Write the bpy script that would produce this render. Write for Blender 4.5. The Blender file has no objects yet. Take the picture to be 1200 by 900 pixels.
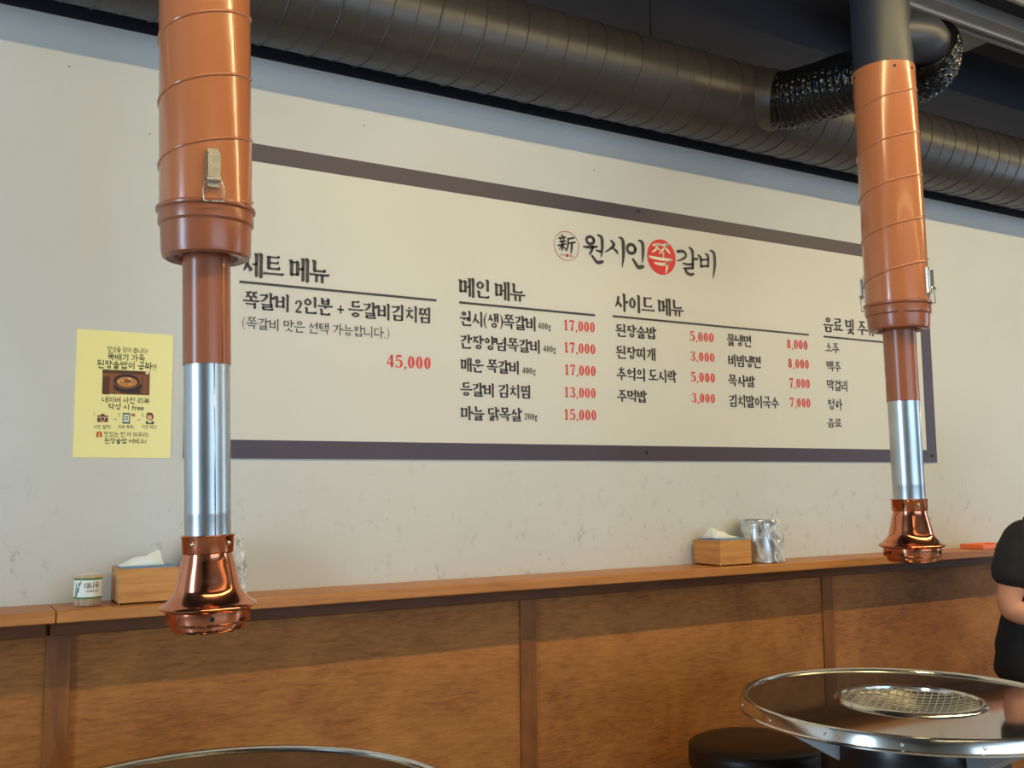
import bpy, bmesh, math, random
from mathutils import Vector, Matrix, noise as mnoise

random.seed(7)
scene = bpy.context.scene
COL = scene.collection
PI = math.pi

# ------------------------------------------------------------------ camera, world, lights, exposure
cam_d = bpy.data.cameras.new('camera')
cam_d.sensor_width = 36.0
cam_d.lens = 1150.0 / 1200.0 * 36.0
cam_d.clip_start = 0.02
cam = bpy.data.objects.new('camera', cam_d)
COL.objects.link(cam)
R3 = (((0.865659, 0.043370, 0.498752), (-0.500535, 0.094768, 0.860514), (-0.009946, -0.994554, 0.103745)))
cam.matrix_world = Matrix(((R3[0][0], -R3[0][1], -R3[0][2], 0.0),
                           (R3[1][0], -R3[1][1], -R3[1][2], -2.4255),
                           (R3[2][0], -R3[2][1], -R3[2][2], 1.27),
                           (0, 0, 0, 1)))
scene.camera = cam

world = bpy.data.worlds.new('world')
scene.world = world
world.use_nodes = True
bgn = world.node_tree.nodes['Background']
bgn.inputs['Color'].default_value = (0.62, 0.78, 1.0, 1)
bgn.inputs['Strength'].default_value = 1.0

def area_light(name, loc, target, sx, sy, power, color):
    d = bpy.data.lights.new(name, 'AREA')
    d.shape = 'RECTANGLE'; d.size = sx; d.size_y = sy; d.energy = power; d.color = color
    o = bpy.data.objects.new(name, d); COL.objects.link(o)
    o.location = loc
    o.rotation_euler = (Vector(target) - Vector(loc)).to_track_quat('-Z', 'Y').to_euler()
    return o

# warm linear ceiling lamps running parallel to the menu wall
area_light('ceiling_strip_near', (2.9, -1.72, 2.88), (2.9, -1.2, 0.6), 6.4, 0.05, 84.00, (1.000, 0.780, 0.380))
area_light('ceiling_strip_far', (2.9, -3.9, 2.80), (2.9, -2.6, 0.8), 6.4, 0.05, 14.00, (1.000, 0.780, 0.400))
# daylight through the tall windows in both end walls and the shop front behind the camera
area_light('daylight_left_window', (-2.95, -1.7, 1.6), (3.0, -1.3, 1.5), 0.55, 2.0, 85.00, (0.550, 0.780, 1.000))
area_light('daylight_right_window', (8.15, -2.7, 1.6), (2.0, -1.2, 1.5), 1.1, 2.0, 42.00, (0.550, 0.770, 1.000))
area_light('daylight_shop_front', (2.6, -6.3, 1.55), (2.2, 0.0, 1.5), 4.4, 2.0, 80.00, (0.550, 0.770, 1.000))

scene.view_settings.view_transform = 'Standard'
scene.view_settings.look = 'None'
scene.view_settings.exposure = 0.0
scene.view_settings.gamma = 1.0
scene.view_settings.use_curve_mapping = False

# ------------------------------------------------------------------ helpers
def srgb(r, g, b):
    f = lambda c: (c / 255 / 12.92) if c / 255 <= 0.04045 else ((c / 255 + 0.055) / 1.055) ** 2.4
    return (f(r), f(g), f(b), 1.0)

def mat(name, color, rough=0.5, metal=0.0, **kw):
    m = bpy.data.materials.new(name); m.use_nodes = True
    b = m.node_tree.nodes['Principled BSDF']
    b.inputs['Base Color'].default_value = color
    b.inputs['Roughness'].default_value = rough
    b.inputs['Metallic'].default_value = metal
    for k, v in kw.items():
        b.inputs[k.replace('_', ' ')].default_value = v
    return m

def N(m, t, **inp):
    n = m.node_tree.nodes.new(t)
    for k, v in inp.items():
        if k.startswith('p_'): setattr(n, k[2:], v)
        else: n.inputs[k.replace('_', ' ')].default_value = v
    return n

def Lk(m, a, b): m.node_tree.links.new(a, b)

def ramp(m, stops):
    r = m.node_tree.nodes.new('ShaderNodeValToRGB')
    e = r.color_ramp.elements
    while len(e) < len(stops): e.new(0.5)
    for i, (p, c) in enumerate(stops): e[i].position = p; e[i].color = c
    return r

def coords(m, scale=(1, 1, 1), rot=(0, 0, 0)):
    t = N(m, 'ShaderNodeTexCoord'); mp = N(m, 'ShaderNodeMapping')
    mp.inputs['Scale'].default_value = scale; mp.inputs['Rotation'].default_value = rot
    Lk(m, t.outputs['Object'], mp.inputs['Vector'])
    return mp.outputs['Vector']

def bump(m, height, strength=0.1, dist=0.01):
    b = N(m, 'ShaderNodeBump'); b.inputs['Strength'].default_value = strength; b.inputs['Distance'].default_value = dist
    Lk(m, height, b.inputs['Height'])
    Lk(m, b.outputs['Normal'], m.node_tree.nodes['Principled BSDF'].inputs['Normal'])

def speckled(name, c0, c1, scale=(4, 4, 4), rough=0.5, metal=0.0, lo=0.35, hi=0.7, detail=6, bumps=0.0, rot=(0, 0, 0), **kw):
    """two-tone noise material"""
    m = mat(name, c0, rough, metal, **kw)
    v = coords(m, scale, rot)
    n = N(m, 'ShaderNodeTexNoise', Scale=1.0, Detail=detail, Roughness=0.6)
    Lk(m, v, n.inputs['Vector'])
    r = ramp(m, [(lo, c0), (hi, c1)])
    Lk(m, n.outputs['Fac'], r.inputs['Fac'])
    Lk(m, r.outputs['Color'], m.node_tree.nodes['Principled BSDF'].inputs['Base Color'])
    if bumps: bump(m, n.outputs['Fac'], bumps, 0.004)
    return m

def wood(name, dark, mid, light, grain=(3, 3, 60), blotch=2.2, rough=0.45, bumps=0.06):
    m = mat(name, mid, rough)
    v = coords(m, grain)
    n = N(m, 'ShaderNodeTexNoise', Scale=1.0, Detail=8.0, Roughness=0.65, Distortion=0.6)
    Lk(m, v, n.inputs['Vector'])
    v2 = coords(m, (blotch, blotch, blotch * 1.3))
    n2 = N(m, 'ShaderNodeTexNoise', Scale=1.0, Detail=5.0, Roughness=0.6, Distortion=0.4)
    Lk(m, v2, n2.inputs['Vector'])
    mx = N(m, 'ShaderNodeMath', p_operation='ADD')
    h1 = N(m, 'ShaderNodeMath', p_operation='MULTIPLY'); h1.inputs[1].default_value = 0.5
    h2 = N(m, 'ShaderNodeMath', p_operation='MULTIPLY'); h2.inputs[1].default_value = 0.5
    Lk(m, n.outputs['Fac'], h1.inputs[0]); Lk(m, n2.outputs['Fac'], h2.inputs[0])
    Lk(m, h1.outputs[0], mx.inputs[0]); Lk(m, h2.outputs[0], mx.inputs[1])
    r = ramp(m, [(0.33, dark), (0.5, mid), (0.66, light)])
    Lk(m, mx.outputs[0], r.inputs['Fac'])
    Lk(m, r.outputs['Color'], m.node_tree.nodes['Principled BSDF'].inputs['Base Color'])
    bump(m, n.outputs['Fac'], bumps, 0.003)
    m.node_tree.nodes['Principled BSDF'].inputs['Specular IOR Level'].default_value = 0.3
    return m

def new_obj(name, me, m=None, parent=None, loc=None, smooth=False):
    o = bpy.data.objects.new(name, me)
    COL.objects.link(o)
    if m is not None: me.materials.append(m)
    if smooth:
        for p in me.polygons: p.use_smooth = True
    if parent is not None: o.parent = parent
    if loc is not None: o.location = loc
    return o

def from_bm(name, bm, m=None, parent=None, loc=None, smooth=False, sharp=None):
    me = bpy.data.meshes.new(name)
    bm.normal_update()
    bm.to_mesh(me); bm.free()
    o = new_obj(name, me, m, parent, loc, smooth)
    if sharp is not None:
        me.set_sharp_from_angle(angle=math.radians(sharp))
    return o

def tag(o, label=None, cat=None, group=None, kind=None):
    if label: o['label'] = label
    if cat: o['category'] = cat
    if group: o['group'] = group
    if kind: o['kind'] = kind
    return o

def empty(name, loc=(0, 0, 0), rot=(0, 0, 0)):
    o = bpy.data.objects.new(name, None); COL.objects.link(o)
    o.location = loc; o.rotation_euler = rot; o.empty_display_size = 0.05
    return o

def copy_tree(o, parent=None):
    c = o.copy(); COL.objects.link(c); c.parent = parent
    for ch in list(o.children): copy_tree(ch, c)
    return c

def add_box(bm, x0, y0, z0, x1, y1, z1, bev=0.0):
    vs = [bm.verts.new(p) for p in [(x0, y0, z0), (x1, y0, z0), (x1, y1, z0), (x0, y1, z0),
                                    (x0, y0, z1), (x1, y0, z1), (x1, y1, z1), (x0, y1, z1)]]
    fs = [bm.faces.new([vs[i] for i in f]) for f in
          [(0, 3, 2, 1), (4, 5, 6, 7), (0, 1, 5, 4), (1, 2, 6, 5), (2, 3, 7, 6), (3, 0, 4, 7)]]
    if bev:
        es = list({e for f in fs for e in f.edges})
        bmesh.ops.bevel(bm, geom=es, offset=bev, segments=2, affect='EDGES', profile=0.5)

def box(name, x0, y0, z0, x1, y1, z1, m, parent=None, bev=0.0):
    bm = bmesh.new(); add_box(bm, x0, y0, z0, x1, y1, z1, bev)
    return from_bm(name, bm, m, parent)

def add_lathe(bm, prof, seg=48, cx=0, cy=0, cz=0, close_top=False, close_bot=False):
    rings = []
    for r, z in prof:
        if r < 1e-6:
            rings.append([bm.verts.new((cx, cy, cz + z))])
        else:
            rings.append([bm.verts.new((cx + r * math.cos(2 * PI * i / seg), cy + r * math.sin(2 * PI * i / seg), cz + z)) for i in range(seg)])
    for a, b in zip(rings, rings[1:]):
        for i in range(seg):
            j = (i + 1) % seg
            if len(a) == 1 and len(b) == 1: continue
            if len(a) == 1: bm.faces.new((a[0], b[j], b[i]))
            elif len(b) == 1: bm.faces.new((a[i], a[j], b[0]))
            else: bm.faces.new((a[i], a[j], b[j], b[i]))
    if close_bot: bm.faces.new(list(reversed(rings[0])))
    if close_top: bm.faces.new(rings[-1])

def lathe(name, prof, m, parent=None, seg=48, loc=None, close_top=False, close_bot=False, sharp=35):
    bm = bmesh.new(); add_lathe(bm, prof, seg, close_top=close_top, close_bot=close_bot)
    return from_bm(name, bm, m, parent, loc, True, sharp)

def add_tube(bm, pts, rad, seg=8, cap=True):
    pts = [Vector(p) for p in pts]
    n = len(pts)
    rads = rad if isinstance(rad, (list, tuple)) else [rad] * n
    t0 = (pts[1] - pts[0]).normalized()
    up = Vector((0, 0, 1)) if abs(t0.z) < 0.9 else Vector((1, 0, 0))
    nrm = t0.cross(up).normalized()
    rings = []
    for i in range(n):
        t = (pts[min(i + 1, n - 1)] - pts[max(i - 1, 0)]).normalized()
        nrm = (nrm - t * nrm.dot(t)).normalized()
        bi = t.cross(nrm)
        rings.append([bm.verts.new(pts[i] + (nrm * math.cos(2 * PI * k / seg) + bi * math.sin(2 * PI * k / seg)) * rads[i]) for k in range(seg)])
    for a, b in zip(rings, rings[1:]):
        for k in range(seg):
            j = (k + 1) % seg
            bm.faces.new((a[k], a[j], b[j], b[k]))
    if cap:
        bm.faces.new(list(reversed(rings[0]))); bm.faces.new(rings[-1])

def tube(name, pts, rad, m, parent=None, seg=8, sharp=None):
    bm = bmesh.new(); add_tube(bm, pts, rad, seg)
    return from_bm(name, bm, m, parent, None, True, sharp)

def catmull(pts, sub=6):
    P = [Vector(p) for p in pts]
    out = []
    for i in range(len(P) - 1):
        p0 = P[max(i - 1, 0)]; p1 = P[i]; p2 = P[i + 1]; p3 = P[min(i + 2, len(P) - 1)]
        for k in range(sub):
            t = k / sub
            out.append(0.5 * ((2 * p1) + (p2 - p0) * t + (2 * p0 - 5 * p1 + 4 * p2 - p3) * t * t + (3 * p1 - p0 - 3 * p2 + p3) * t ** 3))
    out.append(P[-1])
    return out

# ------------------------------------------------------------------ lettering: strokes with varying width, on a plane facing -Y
CHO = 'ㄱㄲㄴㄷㄸㄹㅁㅂㅃㅅㅆㅇㅈㅉㅊㅋㅌㅍㅎ'
JUNG = 'ㅏㅐㅑㅒㅓㅔㅕㅖㅗㅘㅙㅚㅛㅜㅝㅞㅟㅠㅡㅢㅣ'
JONG = ' ㄱㄲㄳㄴㄵㄶㄷㄹㄺㄻㄼㄽㄾㄿㅀㅁㅂㅄㅅㅆㅇㅈㅊㅋㅌㅍㅎ'
DOUBLE = {'ㄲ': 'ㄱㄱ', 'ㄸ': 'ㄷㄷ', 'ㅃ': 'ㅂㅂ', 'ㅆ': 'ㅅㅅ', 'ㅉ': 'ㅈㅈ', 'ㄺ': 'ㄹㄱ'}

class Pen:
    """collects strokes of one glyph in an em box; serif style has thin horizontals and headed verticals"""
    def __init__(self, hv, vv, serif):
        self.hv, self.vv, self.serif, self.k = hv, vv, serif, 1.0
        self.strokes = []; self.rings = []
    def s(self, pts, ws): self.strokes.append([(p[0], p[1], w) for p, w in zip(pts, ws)])
    def h(self, x0, x1, y, k=1.0):
        w = self.hv * k
        if self.serif:
            L = x1 - x0; q = min(0.09, L * 0.3)
            self.s([(x0, y), (x0 + min(0.05, L * .25), y - 0.004), (x1 - q, y), (x1 - q * .35, y + w * .25), (x1, y - w * .15)],
                   [w * 1.5, w * .95, w, w * 1.75, w * .5])
        else: self.s([(x0, y), (x1, y)], [w, w])
    def v(self, x, yt, yb, k=1.0, head=True):
        w = self.vv * k * self.k
        if self.serif:
            if head:
                self.s([(x - w * .75, yt + .012), (x - w * .12, yt - .03), (x, yt - .09), (x, (yt + yb) / 2), (x, yb + .03), (x - w * .1, yb)],
                       [w * .25, w * .95, w * 1.05, w * .92, w * .98, w * .45])
            else: self.s([(x, yt), (x, yb)], [w, w * .92])
        else: self.s([(x, yt), (x, yb)], [w, w])
    def d(self, pts, ks): self.s(pts, [self.vv * q * (self.k if self.serif else 1) if self.serif else self.vv for q in ks])
    def ring(self, cx, cy, rx, ry, wv=None, wh=None):
        self.rings.append((cx, cy, rx, ry, (wv or self.vv * .92), (wh or self.hv * 1.15)))

def jamo(p, c, b, ctx):
    if c in DOUBLE:
        a, e = DOUBLE[c]; w = b[2] - b[0]; k = p.k
        p.k = k * .85
        jamo(p, a, (b[0], b[1], b[0] + w * .48, b[3]), ctx if ctx != 'V' else 'D')
        jamo(p, e, (b[0] + w * .52, b[1], b[2], b[3]), ctx if ctx != 'V' else 'D')
        p.k = k
        return
    X = lambda t: b[0] + t * (b[2] - b[0])
    Y = lambda t: b[1] + t * (b[3] - b[1])
    P = lambda x, y: (X(x), Y(y))
    if c == 'ㄱ':
        if ctx in 'VD':
            p.h(X(0), X(.95), Y(.92))
            p.d([P(.92, .97), P(.84, .62), P(.5, .22), P(.02, .0)], [1.0, .95, .7, .3])
        else:
            p.h(X(0), X(.96), Y(.9)); p.v(X(.9), Y(.95), Y(0), head=False)
    elif c == 'ㄴ':
        p.v(X(.08), Y(1), Y(.08)); p.h(X(.06), X(1), Y(.08), 1.25)
    elif c in 'ㄷㅌ':
        p.h(X(.02), X(.95), Y(.93)); p.v(X(.1), Y(.93), Y(.06), head=False); p.h(X(.08), X(1), Y(.07), 1.15)
        if c == 'ㅌ': p.h(X(.1), X(.9), Y(.5))
    elif c == 'ㄹ':
        p.h(X(0), X(.92), Y(.94)); p.v(X(.88), Y(.94), Y(.53), head=False); p.h(X(.08), X(.9), Y(.52))
        p.v(X(.1), Y(.52), Y(.07), head=False); p.h(X(.08), X(1), Y(.06), 1.15)
    elif c == 'ㅁ':
        p.v(X(.1), Y(1), Y(0)); p.v(X(.9), Y(.97), Y(0), head=False); p.h(X(.1), X(.93), Y(.91)); p.h(X(.1), X(.9), Y(.08))
    elif c == 'ㅂ':
        p.v(X(.1), Y(1), Y(0)); p.v(X(.9), Y(1), Y(0)); p.h(X(.1), X(.9), Y(.55)); p.h(X(.1), X(.9), Y(.08))
    elif c in 'ㅅㅈㅊ':
        t = 1.0
        if c == 'ㅊ': p.d([P(.38, 1.1), P(.6, .98)], [.5, 1.0]); t = .84
        if c in 'ㅈㅊ':
            p.h(X(.05), X(.95), Y(t - .07)); t -= .08
        p.d([P(.52, t), P(.46, t * .62), P(.28, t * .28), P(.0, .0)], [.9, 1.0, .75, .3])
        p.d([P(.48, t * .55), P(.66, t * .32), P(1.0, .04)], [.35, .75, 1.1])
    elif c == 'ㅇ':
        w, h = b[2] - b[0], b[3] - b[1]
        p.ring(X(.5), Y(.48), w * .47, h * .48)
        if p.serif and ctx in 'VM': p.d([P(.4, 1.04), P(.52, .93)], [.3, .5])
    elif c == 'ㅋ':
        jamo(p, 'ㄱ', b, ctx); p.h(X(.05), X(.85), Y(.5))
    elif c == 'ㅍ':
        p.h(X(0), X(1), Y(.93)); p.h(X(0), X(1), Y(.07)); p.v(X(.3), Y(.9), Y(.1), head=False); p.v(X(.7), Y(.9), Y(.1), head=False)
    elif c == 'ㅎ':
        p.d([P(.4, 1.08), P(.6, .95)], [.5, 1.0]); p.h(X(.02), X(.98), Y(.76))
        w, h = b[2] - b[0], b[3] - b[1]
        p.ring(X(.5), Y(.3), w * .38, h * .31)

def syllable(p, ch):
    i = ord(ch) - 0xAC00
    c, v, f = CHO[i // 588], JUNG[(i % 588) // 28], JONG[i % 28].strip()
    dbl = c in DOUBLE
    if v in 'ㅏㅐㅑㅓㅔㅕㅣㅖ':
        yb, yt = (.40, .99) if f else (.0, .99)
        ib = [.06, .48 if f else .22, .52, .9 if f else .85]
        if v in 'ㅔㅐㅖ': ib[2] = .44
        if v == 'ㅣ': ib[2] = .6
        if v in 'ㅓㅕ': ib[2] = .52
        if dbl: ib[0] = .02; ib[2] += .05
        jamo(p, c, ib, 'V')
        ym = (yb + yt) / 2 + (.02 if f else .03)
        if v == 'ㅏ': p.v(.74, yt, yb); p.h(.74, .98, ym, 1.3)
        elif v == 'ㅑ': p.v(.74, yt, yb); p.h(.74, .98, ym + .1, 1.2); p.h(.74, .98, ym - .1, 1.2)
        elif v == 'ㅓ': p.v(.85, yt, yb); p.h(.57, .85, ym, 1.2)
        elif v == 'ㅕ': p.v(.85, yt, yb); p.h(.58, .85, ym + .09, 1.1); p.h(.58, .85, ym - .1, 1.1)
        elif v == 'ㅣ': p.v(.82, yt, yb)
        elif v == 'ㅐ': p.v(.64, yt - .02, yb + .03, .9); p.v(.88, yt, yb, .95); p.h(.64, .88, ym)
        elif v == 'ㅔ': p.v(.68, yt - .02, yb + .03, .9); p.v(.9, yt, yb, .95); p.h(.48, .68, ym, 1.1)
        if f: jamo(p, f, (.2, .02, .88, .34) if f != 'ㅇ' else (.3, .0, .84, .36), 'F')
    elif v in 'ㅗㅛㅜㅠㅡ':
        if f: ib, by = [.24, .64, .76, .98], .47
        else: ib, by = [.2, .46, .8, .95], .2
        if v in 'ㅜㅠ': by = .52 if f else .36; ib[1] = by + .12
        if v == 'ㅡ' and not f: ib[1] = .38
        if dbl: ib[0] -= .1; ib[2] += .1
        jamo(p, c, ib, 'H')
        p.h(.02, .98, by, 1.15)
        if v == 'ㅗ': p.v(.5, by + (.16 if f else .25), by, .95, head=False)
        if v == 'ㅛ': p.v(.36, by + .2, by, .9, head=False); p.v(.64, by + .2, by, .9, head=False)
        if v == 'ㅜ': p.v(.5, by, by - (.14 if f else .36), .95, head=False)
        if v == 'ㅠ': p.v(.35, by, by - (.14 if f else .34), .9, head=False); p.v(.65, by, by - (.14 if f else .36), .9, head=False)
        if f: jamo(p, f, (.2, .01, .8, .32) if v not in 'ㅜㅠ' else (.2, .0, .8, .32), 'F')
    else:
        yb, yt = (.33, .99) if f else (.0, .99)
        ib, by = ([.12, .62, .56, .95], .45) if f else ([.1, .5, .58, .92], .26)
        if v == 'ㅝ': by += .06; ib[1] += .05
        jamo(p, c, ib, 'M')
        p.v(.84, yt, yb)
        p.h(.02, .7, by, 1.1)
        if v in 'ㅚㅘ': p.v(.34, by + .14, by, .9, head=False)
        if v in 'ㅝㅟ': p.v(.36, by, by - (.14 if f else .26), .9, head=False)
        if v == 'ㅝ': p.h(.56, .84, by - .11, 1.1)
        if v == 'ㅘ': p.h(.84, 1.0, .55, 1.2)
        if f: jamo(p, f, (.24, .01, .9, .27) if f != 'ㄴ' else (.22, .01, .92, .24), 'F')

def latin(p, ch):
    """returns the advance"""
    t = p.vv * .95; n = p.hv * .9
    if not p.serif: n = t
    S = p.s
    if ch == '0': p.ring(.25, .36, .215, .36, t * 1.1, n)
    elif ch == '1': S([(.1, .57), (.2, .66), (.26, .71)], [n, n, n]); S([(.26, .72), (.26, 0)], [t, t]); (p.serif and S([(.1, .018), (.42, .018)], [n * .9, n * .9]))
    elif ch == '2': S([(.08, .52), (.12, .66), (.25, .7), (.38, .64), (.4, .5), (.29, .3), (.07, .05)], [t, n, n, t * .9, t, t * .7, n]); S([(.06, .045), (.45, .045)], [t * .75, t * .75])
    elif ch == '3': S([(.08, .58), (.14, .68), (.25, .7), (.37, .63), (.37, .5), (.3, .42), (.18, .385)], [t * .9, n, n, t * .9, t, n, n]); S([(.18, .385), (.34, .34), (.41, .22), (.37, .08), (.25, .015), (.12, .04), (.06, .13)], [n, n * 1.2, t, t, n, n, t])
    elif ch == '4': S([(.32, .72), (.03, .22)], [n, n]); S([(.02, .21), (.48, .21)], [n * 1.3, n * 1.3]); S([(.34, .72), (.34, 0)], [t, t])
    elif ch == '5': S([(.1, .67), (.43, .68)], [t * .8, t * .8]); S([(.11, .69), (.08, .38)], [n, n]); S([(.08, .39), (.2, .44), (.34, .42), (.42, .3), (.4, .13), (.27, .02), (.12, .03), (.06, .12)], [n, n, t * .7, t, t, n, n, t])
    elif ch == '7': S([(.05, .66), (.45, .66)], [t * .85, t * .85]); S([(.06, .68), (.06, .54)], [n, n]); S([(.44, .66), (.3, .36), (.22, 0)], [n, t * .8, t * 1.1])
    elif ch == '8': p.ring(.25, .535, .175, .18, t * .9, n); p.ring(.25, .195, .21, .2, t, n)
    elif ch == ',': S([(.1, .06), (.14, .0), (.06, -.13)], [t, t * .8, n * .4]); return .24
    elif ch == '.': S([(.06, .05), (.16, .05)], [.1, .1]); return .24
    elif ch == '+': S([(.03, .4), (.49, .4)], [n * 1.2, n * 1.2]); S([(.26, .66), (.26, .14)], [n * 1.2, n * 1.2])
    elif ch == '(': S([(.28, .98), (.12, .75), (.07, .45), (.12, .15), (.28, -.08)], [n * .5, t * .6, t * .8, t * .6, n * .5]); return .34
    elif ch == ')': S([(.06, .98), (.22, .75), (.27, .45), (.22, .15), (.06, -.08)], [n * .5, t * .6, t * .8, t * .6, n * .5]); return .34
    elif ch == 'g': p.ring(.24, .34, .17, .15, t * .8, n); p.ring(.24, -.06, .2, .13, t * .7, n); S([(.12, .2), (.14, .08)], [n, n]); S([(.36, .48), (.46, .52)], [n, t * .7])
    elif ch == '!': S([(.14, .75), (.12, .28)], [t * 1.2, t * .9]); S([(.08, .06), (.18, .06)], [.12, .12]); return .28
    elif ch == 'f': S([(.38, .72), (.26, .74), (.19, .62), (.18, 0)], [t] * 4); S([(.04, .46), (.36, .46)], [t] * 2); return .4
    elif ch == 'r': S([(.1, .52), (.1, 0)], [t] * 2); S([(.1, .34), (.2, .47), (.36, .5)], [t] * 3); return .4
    elif ch == 'e': S([(.06, .27), (.44, .27), (.42, .42), (.26, .51), (.1, .42), (.06, .26), (.12, .08), (.27, .02), (.42, .08)], [t] * 9)
    elif ch == ' ': return .26
    elif ch == '>': S([(0.02, .4), (.46, .4)], [t * .6] * 2); S([(.3, .55), (.48, .4), (.3, .25)], [t * .6] * 3)
    return .52

def add_ribbon(bm, pts, y, smooth=True):
    """pts: (x, z, w); a ribbon of that width in the plane Y = y"""
    if smooth and len(pts) > 2:
        pts = [tuple(v) for v in catmull(pts, 4)]
    n = len(pts); prev = None
    for i, (x, z, w) in enumerate(pts):
        a = pts[max(i - 1, 0)]; b = pts[min(i + 1, n - 1)]
        tx, tz = b[0] - a[0], b[1] - a[1]
        L = math.hypot(tx, tz) or 1.0
        nx, nz = -tz / L * w / 2, tx / L * w / 2
        cur = (bm.verts.new((x + nx, y, z + nz)), bm.verts.new((x - nx, y, z - nz)))
        if prev: bm.faces.new((prev[0], prev[1], cur[1], cur[0]))
        prev = cur

def add_flat_ring(bm, cx, cz, rx, rz, wv, wh, y, n=28):
    o, q = [], []
    for k in range(n):
        a = 2 * PI * k / n
        o.append(bm.verts.new((cx + rx * math.cos(a), y, cz + rz * math.sin(a))))
        q.append(bm.verts.new((cx + max(rx - wv, rx * .12) * math.cos(a), y, cz + max(rz - wh, rz * .12) * math.sin(a))))
    for k in range(n):
        j = (k + 1) % n
        bm.faces.new((o[k], o[j], q[j], q[k]))

def add_flat_disc(bm, cx, cz, rx, rz, y, n=40):
    bm.faces.new([bm.verts.new((cx + rx * math.cos(2 * PI * k / n), y, cz + rz * math.sin(2 * PI * k / n))) for k in range(n)])

def add_flat_rect(bm, x0, z0, x1, z1, y):
    bm.faces.new([bm.verts.new(p) for p in ((x0, y, z0), (x1, y, z0), (x1, y, z1), (x0, y, z1))])

STYLES = {'h': (.085, .185, True), 'b': (.096, .175, True), 'd': (.09, .15, True), 'l': (.07, .1, True),
          'p': (.062, .15, True), 'g': (.075, .13, True), 's': (.085, .095, False), 'S': (.105, .115, False), 't': (.07, .08, False)}

def add_text(bm, txt, x0, x1, zb, zt, y, style, tight=False):
    """lay a line of writing between x0 and x1, glyph bodies from zb to zt"""
    hv, vv, serif = STYLES[style]
    digits = all(not ('가' <= c <= '힣') for c in txt)
    items, adv = [], 0.0
    for ch in txt:
        p = Pen(hv, vv, serif)
        if '가' <= ch <= '힣':
            syllable(p, ch); w = 1.0
        else:
            w = latin(p, ch)
        items.append((p, adv)); adv += w + (0.02 if not tight else 0)
    sx = (x1 - x0) / adv
    sz = (zt - zb) / (.72 if digits else .98)
    base = zb
    for p, a in items:
        dz = 0.0
        for st in p.strokes:
            # widths follow the mean of both scales so that condensed type keeps its weight
            pts = st
            if len(pts) > 2: pts = [tuple(v) for v in catmull(pts, 3)]
            n = len(pts); prev = None
            for i, (x, z, w) in enumerate(pts):
                u = pts[max(i - 1, 0)]; v = pts[min(i + 1, n - 1)]
                tx, tz = (v[0] - u[0]), (v[1] - u[1]); L = math.hypot(tx, tz) or 1.0
                nx, nz = -tz / L * w / 2, tx / L * w / 2
                cur = (bm.verts.new((x0 + (a + x + nx) * sx, y, base + (z + nz) * sz)),
                       bm.verts.new((x0 + (a + x - nx) * sx, y, base + (z - nz) * sz)))
                if prev: bm.faces.new((prev[0], prev[1], cur[1], cur[0]))
                prev = cur
        for cx, cz, rx, rz, wv, wh in p.rings:
            add_flat_ring(bm, x0 + (a + cx) * sx, base + cz * sz, rx * sx, rz * sz, wv * sx, wh * sz, y, 22)

# ------------------------------------------------------------------ materials
M = {}
# plaster: warm off-white paint with faint greasy blotches and small scuffs
m = mat('wall_paint', srgb(212, 206, 190), 0.55)
v = coords(m, (1.1, 1.1, 1.6)); n1 = N(m, 'ShaderNodeTexNoise', Scale=1.0, Detail=6.0, Roughness=0.6); Lk(m, v, n1.inputs['Vector'])
r1 = ramp(m, [(0.3, srgb(202, 200, 192)), (0.7, srgb(212, 210, 204))]); Lk(m, n1.outputs['Fac'], r1.inputs['Fac'])
v2 = coords(m, (26, 26, 20)); n2 = N(m, 'ShaderNodeTexNoise', Scale=1.0, Detail=4.0, Roughness=0.7); Lk(m, v2, n2.inputs['Vector'])
r2 = ramp(m, [(0.57, (0, 0, 0, 1)), (0.66, (1, 1, 1, 1))]); Lk(m, n2.outputs['Fac'], r2.inputs['Fac'])
v3 = coords(m, (2.4, 2.4, 3.0)); n3 = N(m, 'ShaderNodeTexNoise', Scale=1.0, Detail=3.0); Lk(m, v3, n3.inputs['Vector'])
r3 = ramp(m, [(0.40, (0, 0, 0, 1)), (0.62, (1, 1, 1, 1))]); Lk(m, n3.outputs['Fac'], r3.inputs['Fac'])
tc = N(m, 'ShaderNodeTexCoord'); sp = N(m, 'ShaderNodeSeparateXYZ'); Lk(m, tc.outputs['Object'], sp.inputs['Vector'])
mr = N(m, 'ShaderNodeMapRange'); mr.inputs['From Min'].default_value = 1.42; mr.inputs['From Max'].default_value = 1.02
Lk(m, sp.outputs['Z'], mr.inputs['Value'])
q1 = N(m, 'ShaderNodeMath', p_operation='MULTIPLY'); Lk(m, r2.outputs['Color'], q1.inputs[0]); Lk(m, r3.outputs['Color'], q1.inputs[1])
q2 = N(m, 'ShaderNodeMath', p_operation='MULTIPLY'); Lk(m, q1.outputs[0], q2.inputs[0]); Lk(m, mr.outputs['Result'], q2.inputs[1])
q3 = N(m, 'ShaderNodeMath', p_operation='MULTIPLY'); Lk(m, q2.outputs[0], q3.inputs[0]); q3.inputs[1].default_value = 0.5
mx = N(m, 'ShaderNodeMix', p_data_type='RGBA'); Lk(m, q3.outputs[0], mx.inputs['Factor'])
Lk(m, r1.outputs['Color'], mx.inputs['A']); mx.inputs['B'].default_value = srgb(110, 104, 92)
Lk(m, mx.outputs['Result'], m.node_tree.nodes['Principled BSDF'].inputs['Base Color'])
v4 = coords(m, (55, 55, 55)); n4 = N(m, 'ShaderNodeTexNoise', Scale=1.0, Detail=3.0); Lk(m, v4, n4.inputs['Vector'])
bump(m, n4.outputs['Fac'], 0.05, 0.004)
M['wall'] = m
M['black_wall'] = speckled('black_wall_paint', srgb(25, 23, 33), srgb(31, 29, 40), (2, 2, 2), 0.7)
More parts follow.
